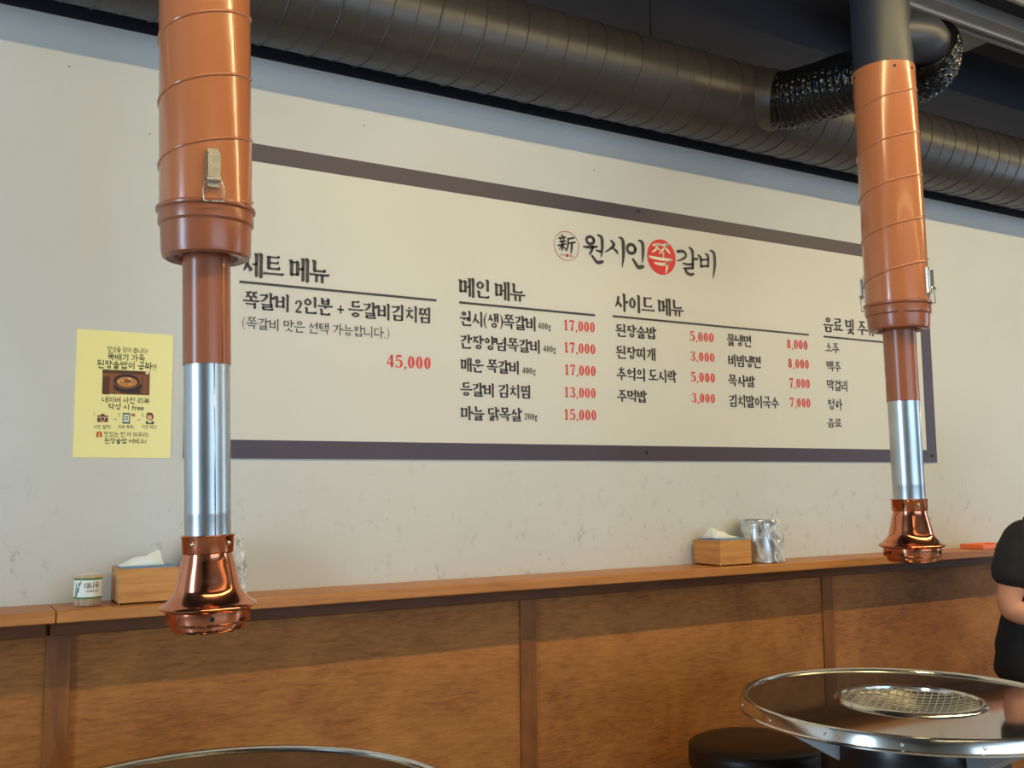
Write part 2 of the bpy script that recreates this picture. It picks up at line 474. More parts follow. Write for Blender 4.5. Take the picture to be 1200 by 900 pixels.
M['ceiling'] = speckled('ceiling_paint', srgb(38, 36, 42), srgb(46, 44, 48), (2, 2, 2), 0.8)
M['beam'] = speckled('beam_paint', srgb(138, 131, 122), srgb(150, 142, 132), (5, 5, 5), 0.6)
M['channel'] = speckled('steel_channel', srgb(164, 156, 148), srgb(178, 170, 160), (8, 8, 8), 0.45, 0.2)
M['floor'] = speckled('floor_tile', srgb(150, 144, 136), srgb(164, 158, 150), (3, 3, 3), 0.35)
M['side_wall'] = speckled('side_wall_paint', srgb(196, 190, 180), srgb(206, 200, 190), (2, 2, 2), 0.7)
M['panel'] = wood('stained_plywood', srgb(116, 66, 28), srgb(162, 102, 48), srgb(184, 122, 62), (22, 22, 150), 3.4, 0.62)
M['batten'] = wood('stained_batten', srgb(96, 54, 22), srgb(130, 78, 36), srgb(152, 96, 48), (30, 30, 4), 3.0, 0.45)
M['ledge'] = wood('ledge_wood', srgb(150, 90, 42), srgb(182, 118, 60), srgb(200, 136, 74), (5, 60, 60), 2.0, 0.38)
M['fascia'] = wood('fascia_wood', srgb(80, 45, 20), srgb(104, 60, 28), srgb(122, 74, 38), (6, 40, 40), 2.5, 0.5)
M['banner'] = speckled('banner_vinyl', srgb(213, 208, 195), srgb(218, 213, 200), (1.5, 1.5, 1.5), 0.42)
M['ink'] = mat('banner_border_ink', srgb(72, 58, 68), 0.45)
M['text'] = mat('banner_text_ink', srgb(60, 50, 52), 0.45)
M['red'] = mat('price_red_ink', srgb(224, 54, 44), 0.45)
M['seal'] = mat('logo_red_ink', srgb(222, 36, 38), 0.45)
M['sealring'] = mat('logo_ring_ink', srgb(176, 78, 56), 0.45)
M['cream'] = mat('logo_cream_ink', srgb(240, 226, 196), 0.45)
M['orange'] = speckled('orange_pipe_enamel', srgb(172, 104, 66), srgb(180, 111, 72), (3, 3, 3), 0.2, Coat_Weight=0.4, Coat_Roughness=0.08)
M['orange2'] = speckled('inner_pipe_enamel', srgb(146, 85, 58), srgb(156, 93, 64), (6, 6, 2), 0.26)
M['black_pipe'] = speckled('black_pipe_enamel', srgb(40, 43, 52), srgb(47, 50, 60), (4, 4, 4), 0.4)
M['galv'] = speckled('galvanised_steel', srgb(178, 184, 188), srgb(202, 208, 212), (14, 14, 5), 0.33, 1.0)
M['copper'] = speckled('polished_copper', srgb(214, 130, 96), srgb(230, 152, 116), (10, 10, 10), 0.15, 1.0)
M['chrome'] = mat('chrome', srgb(218, 216, 210), 0.16, 1.0)
M['latch'] = speckled('latch_steel', srgb(178, 172, 158), srgb(206, 200, 186), (60, 60, 60), 0.25, 1.0)
M['dark'] = mat('dark_cavity', srgb(18, 16, 16), 0.7)
M['duct'] = speckled('main_duct_enamel', srgb(52, 48, 46), srgb(63, 58, 54), (3, 3, 3), 0.36)
m = mat('flexible_foil', srgb(26, 26, 28), 0.22, 0.35)
v = coords(m, (70, 70, 70)); n1 = N(m, 'ShaderNodeTexVoronoi', Scale=1.0); Lk(m, v, n1.inputs['Vector']); bump(m, n1.outputs['Distance'], 0.7, 0.006)
M['flex'] = m
M['paper'] = speckled('poster_paper', srgb(250, 238, 162), srgb(252, 241, 170), (3, 3, 3), 0.6)
M['poster_ink'] = mat('poster_ink', srgb(52, 42, 22), 0.6)
M['box_wood'] = wood('bamboo_box', srgb(160, 98, 44), srgb(208, 146, 80), srgb(228, 174, 108), (4, 4, 55), 1.5, 0.45)
M['tissue'] = mat('tissue_paper', srgb(244, 240, 228), 0.8, Subsurface_Weight=0.1)
M['blue_film'] = mat('blue_film', srgb(84, 130, 168), 0.3)
M['can'] = speckled('tin_can', srgb(186, 186, 184), srgb(206, 206, 202), (12, 12, 12), 0.26, 1.0)
m = bpy.data.materials.new('clear_film'); m.use_nodes = True
nt = m.node_tree; b = nt.nodes['Principled BSDF']; b.inputs['Base Color'].default_value = (.92, .94, .95, 1); b.inputs['Roughness'].default_value = 0.12
tr = nt.nodes.new('ShaderNodeBsdfTransparent'); ms = nt.nodes.new('ShaderNodeMixShader'); ms.inputs[0].default_value = 0.34
nt.links.new(tr.outputs[0], ms.inputs[1]); nt.links.new(b.outputs[0], ms.inputs[2]); nt.links.new(ms.outputs[0], nt.nodes['Material Output'].inputs['Surface'])
v = coords(m, (26, 26, 14)); nn = N(m, 'ShaderNodeTexNoise', Scale=1.0, Detail=4.0, Distortion=1.2); Lk(m, v, nn.inputs['Vector'])
rr = ramp(m, [(0.42, (.10, .10, .10, 1)), (0.62, (.75, .75, .75, 1))]); Lk(m, nn.outputs['Fac'], rr.inputs['Fac']); Lk(m, rr.outputs['Color'], ms.inputs[0])
M['film'] = m
m2 = m.copy(); m2.name = 'clear_jar'; m2.node_tree.links.remove(m2.node_tree.nodes['Mix Shader'].inputs[0].links[0]); m2.node_tree.nodes['Mix Shader'].inputs[0].default_value = 0.12; M['clear'] = m2
M['jar_pick'] = speckled('toothpick_wood', srgb(206, 170, 116), srgb(228, 198, 148), (400, 400, 6), 0.6)
M['label_white'] = mat('label_white', srgb(236, 236, 226), 0.5)
M['label_green'] = mat('label_green', srgb(62, 116, 62), 0.5)
M['table'] = speckled('polished_steel_top', srgb(172, 166, 160), srgb(180, 174, 168), (4, 4, 4), 0.06, 0.97)
M['steel_leg'] = mat('table_bracket_steel', srgb(168, 176, 180), 0.45, 0.3)
M['drum'] = mat('black_drum_enamel', srgb(20, 20, 22), 0.28)
M['vinyl'] = mat('black_vinyl', srgb(30, 23, 20), 0.38)
M['skin'] = mat('skin', srgb(206, 142, 108), 0.5, Subsurface_Weight=0.12)
M['shirt'] = speckled('black_cotton', srgb(20, 20, 23), srgb(27, 27, 30), (40, 40, 40), 0.85)
M['jeans'] = speckled('denim', srgb(82, 92, 104), srgb(104, 114, 124), (60, 60, 60), 0.9)
M['hair'] = mat('hair', srgb(24, 20, 18), 0.5)
M['shoe'] = mat('shoe_leather', srgb(30, 28, 28), 0.5)
M['orange_tray'] = mat('orange_plastic', srgb(244, 124, 62), 0.4)

# ------------------------------------------------------------------ the room
CEIL = 3.12
X0, X1, YF = -3.0, 8.2, -6.4
bm = bmesh.new(); add_box(bm, X0, 0.0, 0.0, X1, 0.12, CEIL)
wall_back = tag(from_bm('wall_back', bm, M['wall']), kind='structure')
box('black_band', X0, -0.004, 2.376, 1.94, 0.0, CEIL, M['black_wall'], wall_back)
box('black_band', 1.952, -0.004, 2.376, X1, 0.0, CEIL, M['black_wall'], wall_back)
box('band_seam', 1.94, -0.008, 2.376, 1.952, 0.0, CEIL, M['black_wall'], wall_back)
tag(box('floor', X0, YF, -0.1, X1, 0.12, 0.0, M['floor']), kind='structure')
tag(box('ceiling', X0, YF, CEIL, X1, 0.12, CEIL + 0.1, M['ceiling']), kind='structure')
# left wall with its window opening, front wall with the shop-front opening (both behind the camera)
def wall_with_hole(name, axis, pos, a0, a1, h0, h1, b0, b1, m):
    bm = bmesh.new()
    for (u0, u1, w0, w1) in ((a0, h0, 0, CEIL), (h1, a1, 0, CEIL), (h0, h1, 0, b0), (h0, h1, b1, CEIL)):
        if axis == 'x': add_box(bm, pos - 0.1, u0, w0, pos, u1, w1)
        else: add_box(bm, u0, pos - 0.1, w0, u1, pos, w1)
    return tag(from_bm(name, bm, m), kind='structure')
wall_with_hole('wall_left', 'x', X0, YF, 0.12, -2.0, -1.4, 0.58, 2.62, M['side_wall'])
wall_with_hole('wall_right', 'x', X1 + 0.1, YF, 0.12, -3.27, -2.13, 0.58, 2.62, M['side_wall'])
wall_with_hole('wall_front', 'y', YF, X0, X1, 0.3, 4.9, 0.5, 2.6, M['side_wall'])

# wainscot: plywood panels between battens, under the ledge
WZ = 0.985
edges = [(-1.0, 0.215), (0.263, 1.415), (1.465, 2.61), (2.651, 3.8), (3.85, 5.0)]
for a, b in [(-2.2, -1.02)] + edges + [(5.05, 6.2), (6.25, 8.15)]:
    box('panel', a, -0.012, 0.08, b, 0.0, WZ, M['panel'], wall_back)
for c in (-1.01, 0.239, 1.44, 2.63, 3.825, 5.025, 6.225):
    box('batten', c - 0.0255, -0.02, 0.06, c + 0.0255, 0.0, 0.957, M['batten'], wall_back, 0.002)
box('skirting', X0, -0.024, 0.0, X1, 0.0, 0.08, M['fascia'], wall_back, 0.002)
LD = 0.150   # ledge depth
ledge = tag(empty('wall_ledge', (0, 0, 0)), 'long orange-brown wooden ledge running along the wall above the panelling', 'shelf')
def plank(a, b):
    return box('plank', a, -LD, 0.9955, b, -0.0005, 1.0215, M['ledge'], ledge, 0.003)
for a, b in ((X0 + .01, 0.2175), (0.219, 3.06), (3.0615, 5.6), (5.6015, X1 - .01)): plank(a, b)
for a, b in ((X0 + .01, 0.21), (0.218, X1 - .01)):
    box('fascia_board', a, -0.036, 0.955, b, -0.0125, 0.9955, M['fascia'], ledge, 0.002)
# small screws left in the plaster
for x, z in ((0.216, 2.258), (0.40, 2.127), (0.951, 2.248), (1.707, 2.243), ):
    bm = bmesh.new(); add_lathe(bm, [(0, .003), (.002, .0025), (.0028, 0)], 10)
    o = from_bm('screw', bm, M['steel_leg'], wall_back, (x, 0, z), True); o.rotation_euler = (PI / 2, 0, 0)

# ceiling beam and steel channels above the duct
BZ = 2.87
beam = tag(box('trim_1', 2.90, -0.33, BZ, 3.246, 0.0, CEIL, M['beam']), kind='structure')
ch = tag(empty('ceiling_channel', (0, 0, BZ)), 'pale steel channel rails running along the ceiling above the duct', 'rail')
for y0, y1, z0, z1, mm in ((-.347, -.331, -.006, .05, 'channel'), (-.376, -.347, .03, .06, 'dark'), (-.39, -.376, -.012, .06, 'channel'),
                          (-.436, -.39, .0, .06, 'beam'), (-.555, -.436, .05, .09, 'black_wall'), (-.57, -.555, -.004, .09, 'channel'), (-.9, -.57, .01, .09, 'beam')):
    bm = bmesh.new(); add_box(bm, 2.66, y0, z0, X1 - .02, y1, z1, 0.0015)
    from_bm('rail' if mm == 'channel' else 'infill', bm, M[mm], ch)
for x in (3.2, 4.6, 6.0):
    box('hanger', x, -.40, .06, x + .02, -.38, CEIL - BZ, M['channel'], ch)

# ------------------------------------------------------------------ main exhaust duct
DY, DZ, DR = -0.155, 2.482, 0.1305
duct = tag(empty('exhaust_duct', (0, DY, DZ)), 'big round charcoal spiral duct running along the top of the wall', 'duct')
bm = bmesh.new()
seg = 48; xs = [X0 + .02 + i * .4 for i in range(int((X1 - X0) / .4) + 1)]; xs[-1] = X1 - .02
rings = [[bm.verts.new((x, DR * math.cos(2 * PI * k / seg), DR * math.sin(2 * PI * k / seg))) for k in range(seg)] for x in xs]
for a, b in zip(rings, rings[1:]):
    for k in range(seg): bm.faces.new((a[k], b[k], b[(k + 1) % seg], a[(k + 1) % seg]))
body = from_bm('duct_body', bm, M['duct'], duct, None, True)
pitch = 0.127
pts = []
nst = int((X1 - X0 - .1) / pitch * 28)
for i in range(nst):
    a = -2 * PI * i / 28
    pts.append((X0 + .05 + pitch * i / 28, (DR + .0006) * math.cos(a), (DR + .0006) * math.sin(a)))
tube('seam', pts, 0.0028, M['duct'], body, 5)
pts = [(x + pitch * .5, y * .9985, z * .9985) for x, y, z in pts[:-40]]
tube('stiffening_groove', pts, 0.0016, M['duct'], body, 4)
for x in (-1.2, 1.0, 3.4, 5.4):
    bm = bmesh.new()
    add_tube(bm, [(x, (DR + .004) * math.cos(2 * PI * k / 40), (DR + .004) * math.sin(2 * PI * k / 40)) for k in range(41)], .004, 6)
    if x in (1.0, 3.4): bm.free(); continue
    from_bm('hanger_strap', bm, M['black_pipe'], duct, None, True)

# flexible branch from the duct to the right-hand hood pipe
fl = tag(empty('flexible_duct', (2.2, -.27, 2.47)), 'crinkled glossy black flexible duct branching off the main duct behind the right pipe', 'duct')
O = Vector((2.2, -.27, 2.47))
path = [Vector(p) - O for p in catmull([(2.212, -.25, 2.476), (2.242, -.30, 2.462), (2.268, -.40, 2.458), (2.284, -.52, 2.452), (2.308, -.62, 2.437), (2.326, -.69, 2.420), (2.322, -.735, 2.425), (2.298, -.765, 2.443), (2.268, -.778, 2.455)], 26)]
rads = [0.090 - 0.010 * i / len(path) + 0.0038 * math.sin(i * 2 * PI / 5.0) + random.uniform(-.0012, .0012) for i in range(len(path))]
bm = bmesh.new(); add_tube(bm, path, rads, 40)
from_bm('flexible_hose', bm, M['flex'], fl, None, True)
bm = bmesh.new(); add_tube(bm, [Vector((2.175, -.195, 2.482)) - O, Vector((2.20, -.235, 2.478)) - O, Vector((2.224, -.272, 2.470)) - O], [.108, .098, .095], 40)
from_bm('collar', bm, M['duct'], fl, None, True, 40)
path = [Vector(p) - O for p in catmull([(2.286, -.770, 2.449), (2.24, -.784, 2.458), (2.19, -.778, 2.456), (2.145, -.762, 2.452)], 8)]
bm = bmesh.new(); add_tube(bm, path, [.066] * len(path), 36)
from_bm('elbow', bm, M['black_pipe'], fl, None, True)

# ------------------------------------------------------------------ table hood pipes
def hood_pipe(loc, tilt, z_hood_top, z_silver_top, z_collar_bot, z_flange, z_orange_top, latch_az, label):
    """local z = 0 at the hood's lower lip"""
    root = empty('hood_pipe', loc, (0, tilt, 0))
    tag(root, label, 'extraction pipe', 'copper tipped extraction pipes over the tables')
    hs = z_hood_top / 0.160
    # copper hood
    prof = [(.050, .012), (.054, .001), (.057, 0), (.060, .003), (.0605, .011), (.0675, .014), (.069, .017), (.069, .034), (.078, .0385), (.0805, .041),
            (.0795, .0432), (.0745, .0455), (.069, .0495), (.063, .0555), (.0575, .062), (.0545, .067), (.0535, .070), (.0505, .084), (.0470, .100), (.0432, .116), (.0405, .1275), (.0405, .129), (.0428, .1305),
            (.0432, .132), (.0432, .1555), (.0448, .157), (.0450, .1595), (.0435, .1605), (.0392, .1605)]
    hood = lathe('copper_hood', [(r, z * hs) for r, z in prof], M['copper'], root, 96, sharp=50)
    for az, z, r in ((latch_az - .05, .025, .069), (latch_az + 2.1, .025, .069), (latch_az - 2.1, .025, .069), (latch_az - .75, .146, .0432), (latch_az + .75, .146, .0432)):
        bm = bmesh.new(); add_lathe(bm, [(0, .0035), (.003, .003), (.0042, 0)], 10)
        o = from_bm('rivet', bm, M['latch'] if z > .1 else M['dark'], hood, (math.cos(az) * r, math.sin(az) * r, z * hs), True)
        o.rotation_euler = (0, PI / 2, az)
    lathe('hood_lining', [(.049, .012), (.044, .05 * hs), (.036, .15 * hs)], M['dark'], hood, 40)
    # telescoping silver sleeve
    sl = lathe('silver_sleeve', [(.0384, z_hood_top - .01), (.0384, z_hood_top + .034), (.0388, z_hood_top + .036), (.0384, z_hood_top + .040), (.0384, z_silver_top + .02)], M['galv'], root, 56)
    az = latch_az + .18
    tube('seam', [(math.cos(az) * .0384, math.sin(az) * .0384, z_hood_top), (math.cos(az) * .0384, math.sin(az) * .0384, z_silver_top)], .0011, M['galv'], sl, 6)
    # narrow painted pipe
    ip = lathe('inner_pipe', [(.0392, z_silver_top), (.0402, z_silver_top), (.0402, z_collar_bot + .03)], M['orange2'], root, 56)
    az = latch_az + .55
    tube('seam', [(math.cos(az) * .0402, math.sin(az) * .0402, z_silver_top), (math.cos(az) * .0402, math.sin(az) * .0402, z_collar_bot)], .001, M['orange2'], ip, 6)
    # removable lower collar
    cb, f = z_collar_bot, z_flange
    lathe('collar', [(.0405, cb + .010), (.0515, cb + .008), (.054, cb + .002), (.068, cb), (.0735, cb + .003), (.0755, cb + .010), (.0770, f - .030), (.0805, f - .026), (.0810, f - .020),
                     (.0800, f - .006), (.0838, f - .003), (.0845, f), (.0838, f + .003), (.079, f + .004)], M['orange2'], root, 64)
    # wide painted pipe with its spiral seam
    r0 = .0785
    op = lathe('outer_pipe', [(r0, f), (r0, z_orange_top), (r0 - .003, z_orange_top + .001)], M['orange'], root, 64)
    pts = []
    n = int((z_orange_top - f) / .113 * 30)
    for i in range(n + 1):
        a = 2 * PI * i / 30 + latch_az + 0.7
        pts.append((r0 * math.cos(a), r0 * math.sin(a), f + .006 + .113 * i / 30))
    pts = [p for p in pts if p[2] < z_orange_top - .004]
    tube('spiral_seam', pts, .0030, M['orange'], op, 8)
    for az in (latch_az - .9, latch_az - .2, latch_az + .5, latch_az + 2.2, latch_az - 2.4):
        bm = bmesh.new(); add_lathe(bm, [(0, .0025), (.003, .002), (.0036, 0)], 10)
        o = from_bm('rivet', bm, M['dark'], op, (math.cos(az) * r0, math.sin(az) * r0, z_orange_top - .016), True); o.rotation_euler = (0, PI / 2, az)
    # black riser to the ceiling
    lathe('black_riser', [(r0 - .003, z_orange_top), (r0 - .003, CEIL - loc[2] - .002)], M['black_pipe'], root, 56)
    # two toggle latches
    for az in (latch_az, latch_az + PI):
        bm = bmesh.new(); add_box(bm, -.010, -.006, .02, .010, .003, .088, .001)
        la = from_bm('latch', bm, M['latch'], root, (math.cos(az) * r0, math.sin(az) * r0, f)); la.rotation_euler = (0, 0, az + PI / 2)
        bm = bmesh.new()
        add_box(bm, -.0125, -.0125, .030, .0125, -.0045, .082, .003)
        add_box(bm, -.0125, -.0165, .029, .0125, -.0095, .036, .0015)
        from_bm('latch_lever', bm, M['latch'], la)
        bm = bmesh.new()
        for s in (-1, 1):
            add_tube(bm, catmull([(s * .011, -.009, .036), (s * .0165, -.010, .022), (s * .0165, -.0105, .004), (s * .0145, -.0105, -.006)], 4), .0014, 6)
        add_tube(bm, [(-.0145, -.0105, -.005), (.0145, -.0105, -.005)], .0014, 6)
        from_bm('latch_wire', bm, M['latch'], la, None, True)
    return root

hood_pipe((0.4015, -0.70, 1.034), -0.027, .159, .450, .636, .722, 1.34, math.radians(-95),
          'orange extraction pipe with a copper hood at the left, latch facing front')
hood_pipe((2.134, -0.755, 1.072), -0.012, .156, .405, .588, .655, 1.283, math.radians(-70),
          'orange and black extraction pipe with copper hood above the right table')

# ---- lines of writing on the banner: kind, text, x from, x to, z bottom, z top
LINES = [
    ('h', '세트 메뉴', 0.6273, 0.8542, 1.8005, 1.8596),
    ('b', '쪽갈비 2인분 + 등갈비김치찜', 0.6309, 1.1495, 1.7181, 1.7604),
    ('l', '(쪽갈비 맛은 선택 가능합니다.)', 0.6288, 1.025, 1.6671, 1.6966),
    ('p', '45,000', 1.0159, 1.1493, 1.5908, 1.6244),
    ('h', '메인 메뉴', 1.2343, 1.4508, 1.8036, 1.8554),
    ('b', '원시(생)쪽갈비', 1.2365, 1.4887, 1.7205, 1.761),
    ('g', '400g', 1.4927, 1.5394, 1.7286, 1.7473),
    ('p', '17,000', 1.5811, 1.6977, 1.7311, 1.7628),
    ('b', '간장양념쪽갈비', 1.2362, 1.5024, 1.6556, 1.6935),
    ('g', '400g', 1.5102, 1.5556, 1.6618, 1.6805),
    ('p', '17,000', 1.581, 1.6981, 1.6645, 1.6953),
    ('b', '매운 쪽갈비', 1.2385, 1.4299, 1.5906, 1.6275),
    ('g', '400g', 1.4375, 1.4849, 1.594, 1.6124),
    ('p', '17,000', 1.5817, 1.6981, 1.5978, 1.6289),
    ('b', '등갈비 김치찜', 1.2371, 1.4675, 1.5218, 1.559),
    ('p', '13,000', 1.5795, 1.6966, 1.5312, 1.5612),
    ('b', '마늘 닭목살', 1.2379, 1.4353, 1.4553, 1.4923),
    ('g', '200g', 1.4427, 1.4887, 1.4609, 1.4791),
    ('p', '15,000', 1.5774, 1.6972, 1.4643, 1.4953),
    ('h', '사이드 메뉴', 1.7705, 2.0456, 1.8063, 1.8588),
    ('b', '된장술밥', 1.7737, 1.9305, 1.7259, 1.7635),
    ('p', '5,000', 2.0668, 2.1705, 1.7317, 1.7624),
    ('b', '된장찌개', 1.773, 1.9273, 1.6579, 1.6956),
    ('p', '3,000', 2.067, 2.1715, 1.6666, 1.6966),
    ('b', '추억의 도시락', 1.7738, 2.0073, 1.5905, 1.6293),
    ('p', '5,000', 2.0659, 2.1713, 1.599, 1.6301),
    ('b', '주먹밥', 1.7734, 1.8872, 1.524, 1.5608),
    ('p', '3,000', 2.0673, 2.1684, 1.5323, 1.5622),
    ('b', '물냉면', 2.2246, 2.3354, 1.7266, 1.7639),
    ('p', '8,000', 2.4965, 2.6006, 1.7334, 1.7656),
    ('b', '비빔냉면', 2.2272, 2.3759, 1.6573, 1.696),
    ('p', '8,000', 2.499, 2.603, 1.6661, 1.6984),
    ('b', '묵사발', 2.225, 2.3439, 1.5914, 1.6283),
    ('p', '7,000', 2.5014, 2.6036, 1.5979, 1.6304),
    ('b', '김치말이국수', 2.2255, 2.4508, 1.523, 1.5622),
    ('p', '7,000', 2.5002, 2.6026, 1.5313, 1.5627),
    ('h', '음료 및 주류', 2.6813, 2.9542, 1.8046, 1.8574),
    ('d', '소주', 2.6847, 2.7565, 1.73, 1.7665),
    ('d', '맥주', 2.6876, 2.762, 1.6643, 1.6997),
    ('d', '막걸리', 2.6853, 2.7931, 1.5954, 1.6333),
    ('d', '청하', 2.6837, 2.7598, 1.5274, 1.5651),
    ('d', '음료', 2.6795, 2.7529, 1.4642, 1.4967),
]
RULES =  [(0.6203, 1.1642, 1.7842), (1.2346, 1.697, 1.7847), (1.7623, 2.6056, 1.7875), (2.6786, 3.1382, 1.7865)]
LOGO_A = [[(1.6984, 2.0164, 0.0072), (1.6969, 2.0115, 0.0072), (1.693, 2.0075, 0.0072), (1.6873, 2.0052, 0.0072), (1.6812, 2.0051, 0.0072), (1.6756, 2.0072, 0.0072), (1.6719, 2.011, 0.0072), (1.6706, 2.0159, 0.0072), (1.6721, 2.0208, 0.0072), (1.676, 2.0247, 0.0072), (1.6816, 2.027, 0.0072), (1.6878, 2.0271, 0.0072), (1.6934, 2.0251, 0.0072), (1.6972, 2.0212, 0.0072), (1.6984, 2.0164, 0.0072)], [(1.6591, 1.9927, 0.004), (1.6786, 1.9942, 0.0075), (1.7098, 1.9991, 0.0046)], [(1.6929, 1.9945, 0.0075), (1.6878, 1.9819, 0.0069), (1.6806, 1.9705, 0.0029)], [(1.707, 1.9867, 0.004), (1.7229, 1.9845, 0.0064)], [(1.7129, 2.0356, 0.0046), (1.7271, 2.0292, 0.0087), (1.7289, 1.9986, 0.0081), (1.7241, 1.9686, 0.0029)], [(1.6907, 1.9681, 0.0052), (1.7, 1.958, 0.0075), (1.7093, 1.9497, 0.0086), (1.7253, 1.9527, 0.0087), (1.7311, 1.9555, 0.0046)], [(1.7625, 2.0246, 0.0047), (1.7735, 2.0132, 0.0088), (1.7618, 1.9997, 0.0064), (1.7389, 1.985, 0.0023)], [(1.7684, 2.0018, 0.0041), (1.7828, 1.9926, 0.007), (1.7868, 1.9858, 0.0041)], [(1.7938, 2.0381, 0.0041), (1.8083, 2.0295, 0.0088), (1.8087, 1.9806, 0.0082), (1.8038, 1.9449, 0.0023)], [(1.8561, 2.007, 0.0083), (1.8544, 2.0008, 0.0083), (1.8498, 1.9958, 0.0083), (1.8433, 1.9929, 0.0083), (1.8362, 1.9928, 0.0083), (1.8299, 1.9955, 0.0083), (1.8256, 2.0004, 0.0083), (1.8242, 2.0065, 0.0083), (1.8259, 2.0127, 0.0083), (1.8305, 2.0177, 0.0083), (1.837, 2.0206, 0.0083), (1.8441, 2.0207, 0.0083), (1.8504, 2.0181, 0.0083), (1.8547, 2.0132, 0.0083), (1.8561, 2.007, 0.0083)], [(1.8701, 2.0374, 0.0042), (1.885, 2.0303, 0.009), (1.8856, 1.9946, 0.0083), (1.8821, 1.9668, 0.0024)], [(1.8459, 1.9744, 0.0059), (1.8545, 1.9639, 0.0083), (1.8659, 1.9514, 0.0101), (1.8827, 1.9546, 0.0095), (1.8879, 1.957, 0.0042)]]
LOGO_B = [[(2.0271, 2.0198, 0.0073), (2.046, 2.0227, 0.0084), (2.0589, 2.0177, 0.0079), (2.0584, 2.0047, 0.0073), (2.0418, 1.9951, 0.0056), (2.0237, 1.988, 0.0028)], [(2.0744, 2.0389, 0.0039), (2.0872, 2.03, 0.009), (2.0897, 2.0082, 0.0079), (2.0888, 1.9834, 0.0068)], [(2.0911, 2.0018, 0.0056), (2.1061, 2.0034, 0.0073), (2.1111, 2.0053, 0.004)], [(2.0478, 1.9829, 0.0045), (2.0673, 1.9811, 0.0067), (2.0905, 1.9848, 0.0068)], [(2.0888, 1.9834, 0.0062), (2.0883, 1.9716, 0.0062)], [(2.0505, 1.9664, 0.0045), (2.0669, 1.9681, 0.0062), (2.09, 1.9718, 0.0062)], [(2.057, 1.9658, 0.0062), (2.0631, 1.9535, 0.0078), (2.0792, 1.9487, 0.0084), (2.0909, 1.9525, 0.0056)], [(2.1116, 2.0171, 0.004), (2.1229, 2.0092, 0.0079), (2.1244, 1.9793, 0.0051)], [(2.1436, 2.0246, 0.004), (2.1551, 2.018, 0.008), (2.1537, 1.9837, 0.0068)], [(2.1243, 2.002, 0.0051), (2.1563, 2.0076, 0.0051)], [(2.1234, 1.9805, 0.0057), (2.1555, 1.986, 0.0057)], [(2.1643, 2.0388, 0.004), (2.1809, 2.0301, 0.0092), (2.1826, 1.9894, 0.0086), (2.1741, 1.9464, 0.0023)]]
LOGO_C = [[(1.9264, 2.0288, 0.0061), (1.9438, 2.0328, 0.0072), (1.9597, 2.0331, 0.0055)], [(1.9453, 2.0305, 0.0061), (1.9354, 2.0146, 0.0066), (1.9226, 2.007, 0.0038)], [(1.9396, 2.0196, 0.0044), (1.9497, 2.0182, 0.0055), (1.9543, 2.0157, 0.0039)], [(1.9612, 2.0318, 0.0055), (1.9756, 2.036, 0.0067), (1.9884, 2.0375, 0.0056)], [(1.9804, 2.0345, 0.0061), (1.9672, 2.0202, 0.0061), (1.9508, 2.0043, 0.0039)], [(1.9746, 2.0249, 0.005), (1.9871, 2.0161, 0.0072), (1.9932, 2.0083, 0.0039)], [(1.9653, 2.0111, 0.0066), (1.9674, 1.9973, 0.0072)], [(1.9105, 1.9902, 0.006), (1.933, 1.9879, 0.0088), (1.9708, 1.9874, 0.0088), (2.0002, 1.9886, 0.0072)], [(1.9325, 1.9719, 0.0066), (1.9576, 1.9702, 0.0094), (1.9806, 1.9737, 0.0077)], [(1.9806, 1.9757, 0.0083), (1.9801, 1.9604, 0.0083), (1.9751, 1.9433, 0.0028)]]
LOGO_D = [[(1.5809, 2.0208, 0.0034), (1.5854, 2.0156, 0.0045)], [(1.5706, 2.0086, 0.004), (1.5829, 2.0122, 0.0051), (1.5952, 2.0152, 0.0034)], [(1.5776, 2.0086, 0.0034), (1.5796, 2.001, 0.0034)], [(1.5896, 2.0119, 0.0034), (1.587, 2.0027, 0.0034)], [(1.5735, 1.9977, 0.004), (1.5943, 2.0028, 0.004)], [(1.5672, 1.9863, 0.0045), (1.5825, 1.9901, 0.0051), (1.5954, 1.9942, 0.004)], [(1.5832, 1.9988, 0.0051), (1.5824, 1.9844, 0.0057), (1.5809, 1.9724, 0.0034)], [(1.5812, 1.9863, 0.004), (1.5706, 1.9757, 0.0023)], [(1.5842, 1.9859, 0.004), (1.595, 1.9767, 0.004)], [(1.6244, 2.0166, 0.0046), (1.6136, 2.0132, 0.0051), (1.6018, 2.0097, 0.0034)], [(1.6043, 2.0118, 0.0046), (1.6027, 1.9906, 0.0051), (1.5968, 1.9729, 0.0023)], [(1.6046, 1.9974, 0.004), (1.6288, 2.0029, 0.0046)], [(1.617, 1.9999, 0.0063), (1.6161, 1.983, 0.0063), (1.6133, 1.9664, 0.0028)]]
DISC= (1.9596, 1.994, 0.0574) ;RING= (1.5977, 1.9882, 0.0454)
# ------------------------------------------------------------------ menu banner
BX0, BX1, BZ0, BZ1 = 0.495, 3.262, 1.3445, 2.1455
banner = tag(empty('menu_banner', (0, 0, 0)), 'long cream menu banner with dark border and Korean lettering fixed to the wall', 'banner')
bm = bmesh.new(); add_box(bm, BX0, -.0040, BZ0, BX1, -.0002, BZ1)
sheet = from_bm('sheet', bm, M['banner'], banner)
BY = -.0047
for x0, z0, x1, z1 in ((BX0, BZ1 - .047, BX1, BZ1), (BX0, BZ0, BX1, BZ0 + .046), (BX0, BZ0 + .046, BX0 + .056, BZ1 - .047), (BX1 - .056, BZ0 + .046, BX1, BZ1 - .047)):
    box('border', x0, BY, z0, x1, -.0041, z1, M['ink'], banner)
TY = -.0052
NAMES = {'h': 'heading', 'b': 'menu_line', 'd': 'menu_line', 'l': 'note_line', 'p': 'price', 'g': 'weight_note'}
